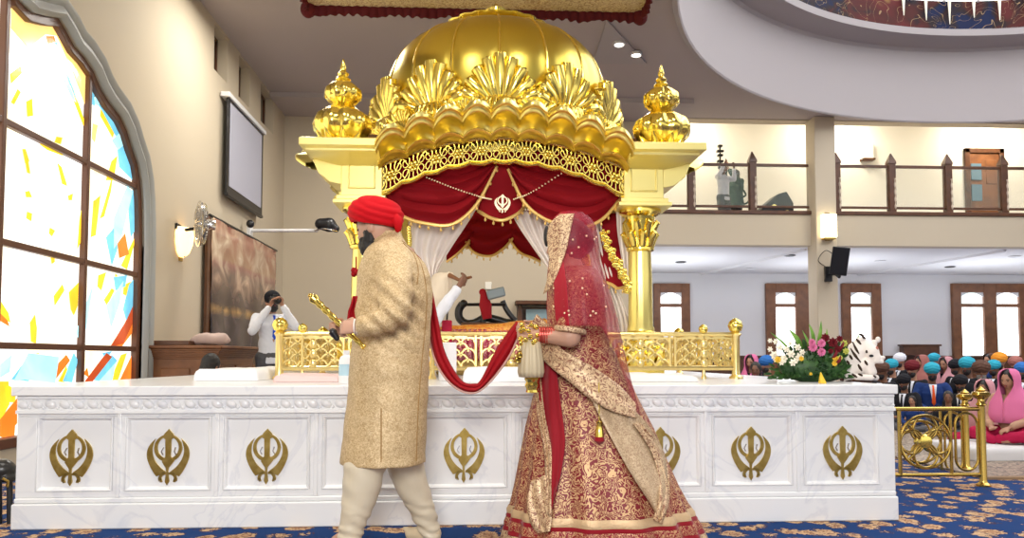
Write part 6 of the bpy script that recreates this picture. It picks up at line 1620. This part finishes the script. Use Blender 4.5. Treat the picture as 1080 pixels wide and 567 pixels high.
# end of the scarf at his chest
rows = [[G(lerp(a[0], a[1], t), y, -.06+.02*sin(t*6)) for t in [k/8 for k in range(9)]] for (y, a) in ((312, (373, 378)), (320, (371, 379)), (328, (368, 380)), (336, (367, 378)), (342, (368, 376)))]
cloth_obj('scarf_end', rows, RED, stole, .010)

# ------------------------------------------------------------------ bride
YBR = 3.93
def B(px, py, dy=0): return PY(px, py, YBR+dy)
bride = thing('person', 'bride in red and gold embroidered dress with a red veil following the groom', 'person', (B(620, 400).x, YBR, 0))
K = YBR/800; yawb = R_(168)
bb_ = MB(); HB = RZ(yawb) @ Matrix.Rotation(.22, 3, 'Y'); hb = B(598, 258)
head_add(bb_, hb, HB, .98)
bb_.chain([B(608, 292), B(603, 276)], [.052, .050])
bb_.loft([ellring(B((a+b)/2, y), (b-a)/2*K*.85, d*.85, 20) for (y, a, b, d) in ((288, 588, 628, .13), (310, 582, 634, .14), (340, 582, 634, .12), (370, 580, 638, .13), (400, 575, 650, .16), (440, 575, 650, .16))])
bb_.chain([B(612, 296, -.15), B(601, 355, -.23), B(566, 353, -.17)], [.055, .054, .030]); bb_.chain([B(604, 296, .15), B(590, 350, .18), B(562, 350, -.02)], [.05, .04, .027])
hand_add(bb_, B(566, 353, -.17), (-1, .2, .25), (.1, .8, -.4), -1, .9, .88); hand_add(bb_, B(562, 350, -.02), (-1, -.3, .25), (0, -.9, -.3), 1, .9, .88)
bb_.chain([B(605, 430, -.08), B(590, 520, -.1), B(585, 556, -.1), B(570, 562, -.1)], [.08, .05, .035, .03]); bb_.chain([B(630, 430, .08), B(650, 520, .1), B(655, 556, .1), B(640, 562, .1)], [.08, .05, .035, .03])
put('body', remesh(bb_, .006, 2), Mt['skin_pale'], bride, ang=180)
for sd in (1, -1): obj('eye', MB().ball(hb+HB @ Vector((.082, sd*.032, .012)), (.008, .011, .006), 10, 8, HB), Mt['eye'], bride)
mb = MB(); mb.ball(hb+HB @ Vector((-.025, 0, .02)), (.11, .092, .118), 20, 14, HB); mb.ball(hb+HB @ Vector((-.085, 0, .0)), (.06, .07, .075), 16, 12, HB)
put('hair', remesh(mb, .008, 1, lambda co: .004*noise.noise(co*50)), Mt['hair'], bride, ang=180)
EMB = embroidery('red_gold_embroidery', (.19, .004, .010), (.60, .37, .18), 23, width=.40, freq=7, dens=.85)
EMB2 = embroidery('blouse_embroidery', (.24, .004, .010), (.58, .33, .16), 34, width=.36, freq=6, dens=.8)
GOLDT = embroidery('gold_thread', (.26, .11, .06), (.68, .49, .29), 28, width=.55, freq=6, dens=1.3, metal=.3)
cb = MB()
cb.loft([ellring(B((a+b)/2, y), (b-a)/2*K, d, 36) for (y, a, b, d) in ((281, 592, 622, .07), (286, 586, 630, .13), (296, 580, 635, .165), (315, 577, 638, .165), (335, 577, 639, .145), (355, 576, 641, .14), (384, 572, 648, .16))])
cb.chain([B(612, 298, -.13), B(607, 325, -.19), B(601, 343, -.215)], [.078, .074, .069], 20); cb.chain([B(604, 298, .13), B(594, 345, .18)], [.075, .065], 16)
bl = remesh(cb, .008, 3, lambda co: .004*noise.noise(co*15)); put('blouse', bl, EMB2, bride, ang=180)
mb = MB(); mb.T = Matrix.Translation(B(601, 348, -.218)) @ Matrix.Rotation(.15, 4, 'Y'); mb.tube([(.071*cos(2*pi*k/32), .071*sin(2*pi*k/32), 0) for k in range(32)], .012, 8, closed=True, flat=1.2); obj('sleeve_cuff', mb, GOLDT, bride)
# skirt
SK = [(366, 572, 646, .15), (380, 570, 652, .17), (400, 566, 664, .20), (425, 560, 676, .24), (450, 554, 689, .28), (480, 549, 701, .32), (510, 544, 714, .36), (540, 538, 730, .39), (565, 533, 743, .405)]
SKs = [interp(SK, 366+ (565-366)*k/40) for k in range(41)]
def skring(i, grow=0.0, n=220):
    y = 366+(565-366)*i/40; a, b, d = SKs[i]; c = B((a+b)/2, y); t_ = i/40
    if i == 40: c.z = .012
    return ellring(c, (b-a)/2*K+grow, d+grow, n, mod=lambda t: 1+(.012+.040*t_)*t_**.6*sin(17*t+1.5*sin(2*t))*(.75+.25*sin(5*t))-.01)
mb = MB(); mb.loft([skring(i) for i in range(41)]+[[v*.97+Vector((0, 0, 0)) for v in skring(40)]], cap=False)
me = mb.mesh('skirt'); sk = put('skirt', me, EMB, bride, ang=180)
mb = MB(); mb.loft([skring(i, .0) for i in range(41)], cap=True); allb = MB(); 
for q in (mb,): allb.add(q.v, q.f)
allb.add([v.co for v in bl.vertices], [tuple(p.vertices) for p in bl.polygons])
gbv = BVHTree.FromPolygons([v.copy() for v in allb.v], allb.f)
def zring(z0, z1, m_, nm, grow):
    rows = []
    for z in (z0, (z0+z1)/2, z1):
        # interpolate rings by height
        for i in range(40):
            ra = B(600, 366+(565-366)*i/40).z; rb = B(600, 366+(565-366)*(i+1)/40).z if i < 39 else .012
            if ra >= z >= rb:
                t = (ra-z)/(ra-rb); A_ = skring(i, grow if z not in (z0, z1) else grow*.4); B2 = skring(i+1, grow if z not in (z0, z1) else grow*.4)
                rows.append([p.lerp(q, t) for p, q in zip(A_, B2)]); break
    if len(rows) == 3:
        mb = MB(); mb.loft(rows, cap=False); obj(nm, mb, m_, bride, 180)
GB = mat('gold_braid', (.62, .43, .24), .45, .3, bump=(90, .4)); RV = mat('plain_red_velvet', (.26, .004, .012), .7, sheen=.2)
zring(.165, .205, GB, 'gold_hem_band', .010); zring(.145, .165, RV, 'red_hem_band', .006); zring(.100, .145, EMB2, 'pink_hem_band', .008); zring(.078, .100, RV, 'red_hem_band', .006); zring(.014, .078, GOLDT, 'gold_hem_border', .010)
# strips of dupatta lying over the dress
def drape(name, A_, B_, m_, off=.012, n=50, k=10, wob=.006, fall=None, fr=5):
    a = polyline([(x, y, 0) for x, y in A_], n); b = polyline([(x, y, 0) for x, y in B_], n); rows = []
    last = None
    for p, q in zip(a, b):
        row = []
        for j in range(k+1):
            t = j/k; x = lerp(p.x, q.x, t); y = lerp(p.y, q.y, t); d = ray(x, y).normalized(); h = gbv.ray_cast(CAM, d)
            dist = (h[0]-CAM).length if h[0] is not None else None
            row.append((x, y, d, dist))
        ds = [r[3] for r in row if r[3] is not None]; fb = sum(ds)/len(ds) if ds else last or 4.0; last = fb
        row = [(d, (dist if dist is not None else fb)) for (x, y, d, dist) in row]
        rows.append(row)
    # smooth the distances so that the cloth bridges folds
    D = [[c[1] for c in r] for r in rows]
    for it in range(4): D = [[sum(D[min(max(i+di, 0), len(D)-1)][min(max(j+dj, 0), len(D[0])-1)] for di in (-1, 0, 1) for dj in (-1, 0, 1))/9 for j in range(len(D[0]))] for i in range(len(D))]
    pts = [[CAM+rows[i][j][0]*(D[i][j]-off-wob*(1+sin(j*fr*1.0+i*.12))) for j in range(len(D[0]))] for i in range(len(D))]
    return cloth_obj(name, pts, m_, bride, .004)
drape('net_panel', [(612,396),(628,430),(648,468),(666,500),(684,528),(694,545)], [(664,428),(682,446),(697,470),(703,495),(703,520),(698,546)], embroidery('beige_net', (.40, .26, .15), (.60, .45, .28), 60, width=.5, freq=4), .03, fr=1.2, wob=.010)
drape('net_panel_border', [(668,446),(686,474),(694,500),(695,524),(689,548)], [(676,446),(698,472),(705,498),(706,525),(698,552)], GOLDT, .045)
drape('red_front_panel', [(570,372),(568,400),(570,435),(577,475),(579,515),(580,545)], [(586,372),(588,400),(592,430),(596,465),(592,498),(588,512)], RV, .03, wob=.008, fr=1.1)
drape('front_panel_border', [(566,368),(564,400),(567,436),(574,476),(575,512),(571,540)], [(573,368),(571,400),(574,434),(581,472),(582,512),(582,545)], GOLDT, .042)
drape('front_panel_hem', [(560,508),(556,530),(560,552),(568,562)], [(576,500),(579,525),(582,548),(580,560)], GOLDT, .045)
drape('dupatta_border', [(554,352),(566,371),(582,388),(600,402),(622,420),(645,433),(671,441)], [(566,331),(580,345),(591,366),(610,378),(635,393),(655,408),(671,426)], GOLDT, .075, n=60, wob=.004)
# waist tassel
mb = MB(); c = proj(gbv, 632, 447, .03, 3.8); mb.tube([c+Vector((0, 0, .2)), c+Vector((0, 0, .02))], .003, 5); mb.lathe([(.004, .02), (.016, .01), (.012, 0), (.02, -.03), (.022, -.06)], 16, c); obj('tassel', mb, Mt['gold'], bride)
mb = MB(); mb.lathe([(.022, -.06), (.026, -.08), (.002, -.10)], 16, c); obj('tassel_tip', mb, RV, bride)
# veil: translucent red net over head, back and shoulders, opaque toward the front
VE = embroidery('red_net', (.40, .002, .032), (.70, .40, .30), 14, width=.0, freq=4, alpha=.30, dens=.16)
VF = embroidery('dense_red_net', (.42, .003, .022), (.80, .45, .35), 14, width=.0, freq=4, alpha=.72, dens=.16)
def VL(tab, a0f, a1f):
    out = []
    for (y, xl, xr, d, a0, a1) in tab:
        c = B((xl+xr)/2, y); out.append((c, (xr-xl)/2*K, d, 0, a0, a1))
    return out
# angle 0 = +X (back), pi = front (-X), 3pi/2 = toward the camera
tabv = [(223.5, 597, 609, .03, .2, 2*pi-.2), (225, 590, 616, .06, .2, 2*pi-.2), (230, 583, 623, .09, -2.75, 2.75), (238, 578, 628, .115, -2.6, 2.6), (250, 575, 631, .125, -2.5, 2.5), (264, 574, 632, .13, -2.45, 2.45), (278, 573, 633, .16, -2.45, 2.45),
        (290, 572, 636, .225, -2.45, 2.45), (305, 571, 641, .275, -2.4, 2.4), (322, 570, 646, .30, -2.4, 2.4), (338, 569, 650, .31, -2.35, 2.35), (346, 569, 652, .315, -2.3, 2.3)]
tabv[0] = (223.5, 597, 609, .03, -2.9, 2.9); tabv[1] = (225, 590, 616, .06, -2.9, 2.9)
tabv = [interp([(i, *r) for i, r in enumerate(tabv)], k/3) for k in range(34)]
def vrow(sel, n=60, fold=.010):
    rows = []
    for li, (y, xl, xr, d, a0, a1) in enumerate(sel):
        c = B((xl+xr)/2, y); row = []
        for k in range(n+1):
            a = lerp(a0, a1, k/n); w = 1+fold*sin(a*15+y*.02)*min(1, li/10)
            row.append(c+Vector(((xr-xl)/2*K*cos(a)*w, d*sin(a)*w, 0)))
        rows.append(row)
    return rows
cloth_obj('veil', vrow([(y, xl, xr, d, max(a0, -2.02), min(a1, 2.02)) for (y, xl, xr, d, a0, a1) in tabv]), VE, bride, .002)
cloth_obj('front_veil', vrow([(y, xl, xr, d, a0, -2.0) for (y, xl, xr, d, a0, a1) in tabv], 24), VF, bride, .003)
cloth_obj('front_veil', vrow([(y, xl, xr, d, 2.0, a1) for (y, xl, xr, d, a0, a1) in tabv], 24), VF, bride, .003)
tail = [interp([(346, 569, 652, .315, -1.25, 1.5), (370, 574, 657, .31, -.95, 1.4), (400, 580, 664, .29, -.80, 1.3), (425, 586, 671, .30, -.75, 1.2), (436, 590, 674, .30, -.70, 1.1)], 346+90*k/14) for k in range(15)]
cloth_obj('veil_tail', vrow([(346+90*i/14, *r) for i, r in enumerate(tail)], 50, .02), VE, bride, .002)
# gold embroidered border framing the face
vb = MB(); vb.grid(vrow([(y, xl, xr, d, -pi, pi) for (y, xl, xr, d, a0, a1) in tabv], 80, 0)); gbv_old = gbv; gbv = BVHTree.FromPolygons([v.copy() for v in vb.v], vb.f)
drape('veil_border', [(590,226),(580,236),(577,250),(579,268),(578,290),(573,310)], [(606,225),(604,232),(601,246),(597,264),(589,286),(581,304)], GOLDT, .010, wob=.002)
mb = MB(); c = proj(gbv, 576.5, 249, .004, 3.95); mb.ball(c, (.016, .02, .055), 12, 10); obj('dark_hair_edge', mb, Mt['hair'], bride)
rs = random.Random(5)
for k in range(26):
    x, y = rs.uniform(584, 640), rs.uniform(236, 336); h = gbv.ray_cast(CAM, ray(x, y).normalized())
    if h[0] is not None: obj('sequin', MB().ball(h[0]-ray(x, y).normalized()*.003, .0055, 8, 6), Mt['pearl'], bride)
gbv = gbv_old
# hand jewellery
mb = MB()
for k in range(7):
    c = B(566, 353, -.17).lerp(B(590, 353, -.21), .15+k*.10); mb.T = Matrix.Translation(c) @ Matrix.Rotation(pi/2, 4, 'Y') @ Matrix.Rotation(.05, 4, 'X'); mb.tube([(.038*cos(2*pi*j/24), .038*sin(2*pi*j/24), 0) for j in range(24)], .0055, 6, closed=True)
tag(obj('bangle_stack', mb, mat('red_gold_bangle', (.55, .08, .06), .3, .5)), 'stack of red and gold bangles on the forearm of the bride', 'bangles')
kc = B(560, 362, -.19)
kl = thing('wrist_ornament', 'cream and gold tasselled ornament hanging from the wrist of the bride', 'ornament', tuple(kc))
mb = MB(); mb.lathe([(.006, .02), (.045, .008), (.052, -.03), (.059, -.08), (.064, -.14), (.058, -.165), (.03, -.168)], 60, kc, mod=lambda a, z: 1+.05*cos(15*a)); obj('bell', mb, mat('cream_thread', (.52, .43, .28), .6, .1), kl, 80)
mb = MB(); mb.lathe([(.030, -.16), (.036, -.175), (.028, -.19), (.034, -.205), (.026, -.225), (.030, -.24), (.004, -.245)], 24, kc+Vector((.006, 0, 0)), mod=lambda a, z: 1+.08*cos(8*a)); obj('lower_tassel', mb, Mt['gold'], kl)
mb = MB()
for k in range(26):
    a = 2.39996*k; mb.ball(kc+Vector((-.01+.042*cos(a), .045*sin(a), .045+.045*sin(k*1.7))), .0125, 8, 6)
obj('gold_cluster', mb, Mt['gold'], kl)
for (dx, dz) in ((-.055, -.05), (-.068, -.075)):
    mb = MB(); c = kc+Vector((dx, -.02, dz)); mb.tube([kc+Vector((-.03, -.01, 0)), c], .003, 5); mb.lathe([(.003, .012), (.018, 0), (.022, -.018), (.004, -.024)], 14, c); obj('leaf_charm', mb, Mt['brass'], kl)
# ------------------------------------------------------------------ light
w = bpy.data.worlds.new('world'); scene.world = w; w.use_nodes = True
bg = w.node_tree.nodes['Background']; bg.inputs['Color'].default_value = (.97, .975, 1, 1); bg.inputs['Strength'].default_value = 1.0
wt = w.node_tree; tcw = wt.nodes.new('ShaderNodeTexCoord'); sxw = wt.nodes.new('ShaderNodeSeparateXYZ'); mrw = wt.nodes.new('ShaderNodeMapRange'); mrw.inputs[1].default_value = -1; mrw.inputs[2].default_value = 1
rpw = wt.nodes.new('ShaderNodeValToRGB'); wt.links.new(tcw.outputs['Generated'], sxw.inputs[0]); wt.links.new(sxw.outputs['Z'], mrw.inputs[0]); wt.links.new(mrw.outputs[0], rpw.inputs['Fac']); wt.links.new(rpw.outputs['Color'], bg.inputs['Color'])
Ew = rpw.color_ramp.elements; Ew[0].position = .30; Ew[0].color = (.10, .11, .16, 1); Ew[1].position = .95; Ew[1].color = (.30, .29, .30, 1)
for p_, c_ in ((.47, (.30, .28, .27, 1)), (.51, (1.0, .99, .98, 1)), (.66, (1.0, 1.0, 1.02, 1)), (.74, (.38, .37, .38, 1))): e_ = Ew.new(p_); e_.color = c_
def area(name, loc, size, energy, color=(1,1,1), rot=(0,0,0), sy=None):
    l = bpy.data.lights.new(name, 'AREA'); l.energy = energy; l.size = size; l.color = color
    if sy: l.shape = 'RECTANGLE'; l.size_y = sy
    o = bpy.data.objects.new(name, l); COL.objects.link(o); o.location = loc; o.rotation_euler = rot; return o
for i, (x, y) in enumerate(((-2, 3.2), (1.5, 3.2), (-2.6, 10.5), (2.2, 12.5), (-1, 13.0))): area('ceiling_fill', (x, y, ZC-.15), 1.0, 85 if y < 8 else 105, (1, .96, .88))  # unseen fill lights added to brighten the hall and its back wall
for i in range(4): area('skylight_lamp', (7+2.2*i, 8, 9.3), 2.0, 45, (1, .98, .97))
for x in (5, 9, 13, 17): area('gallery_lamp', (x, YU-.9, ZU-.12), .6, 75, (1, .90, .74), rot=(R_(20), 0, 0))
for x in (5, 9, 13, 17): area('soffit_fill', (x, YB+2.6, 2.0), 2.6, 42, (.88, .93, 1), rot=(pi, 0, 0))  # upward fill added under the gallery, standing in for window light on the soffit
for x in (6, 11, 16): area('gallery_down_lamp', (x, YB+2.0, GZ0-.1), 1.6, 60, (.95, .95, 1))
area('photo_flash', (-.4, -1.6, 2.6), 1.6, 185, (1, .98, .95), rot=(R_(72), 0, -.05))
scene.view_settings.view_transform = 'Standard'; scene.view_settings.look = 'None'
scene.view_settings.gamma = 1; scene.view_settings.use_curve_mapping = False; scene.view_settings.exposure = 0.34
scene.cycles.use_denoising = True; scene.cycles.max_bounces = 8; scene.cycles.transparent_max_bounces = 16
scene.cycles.sample_clamp_indirect = 6
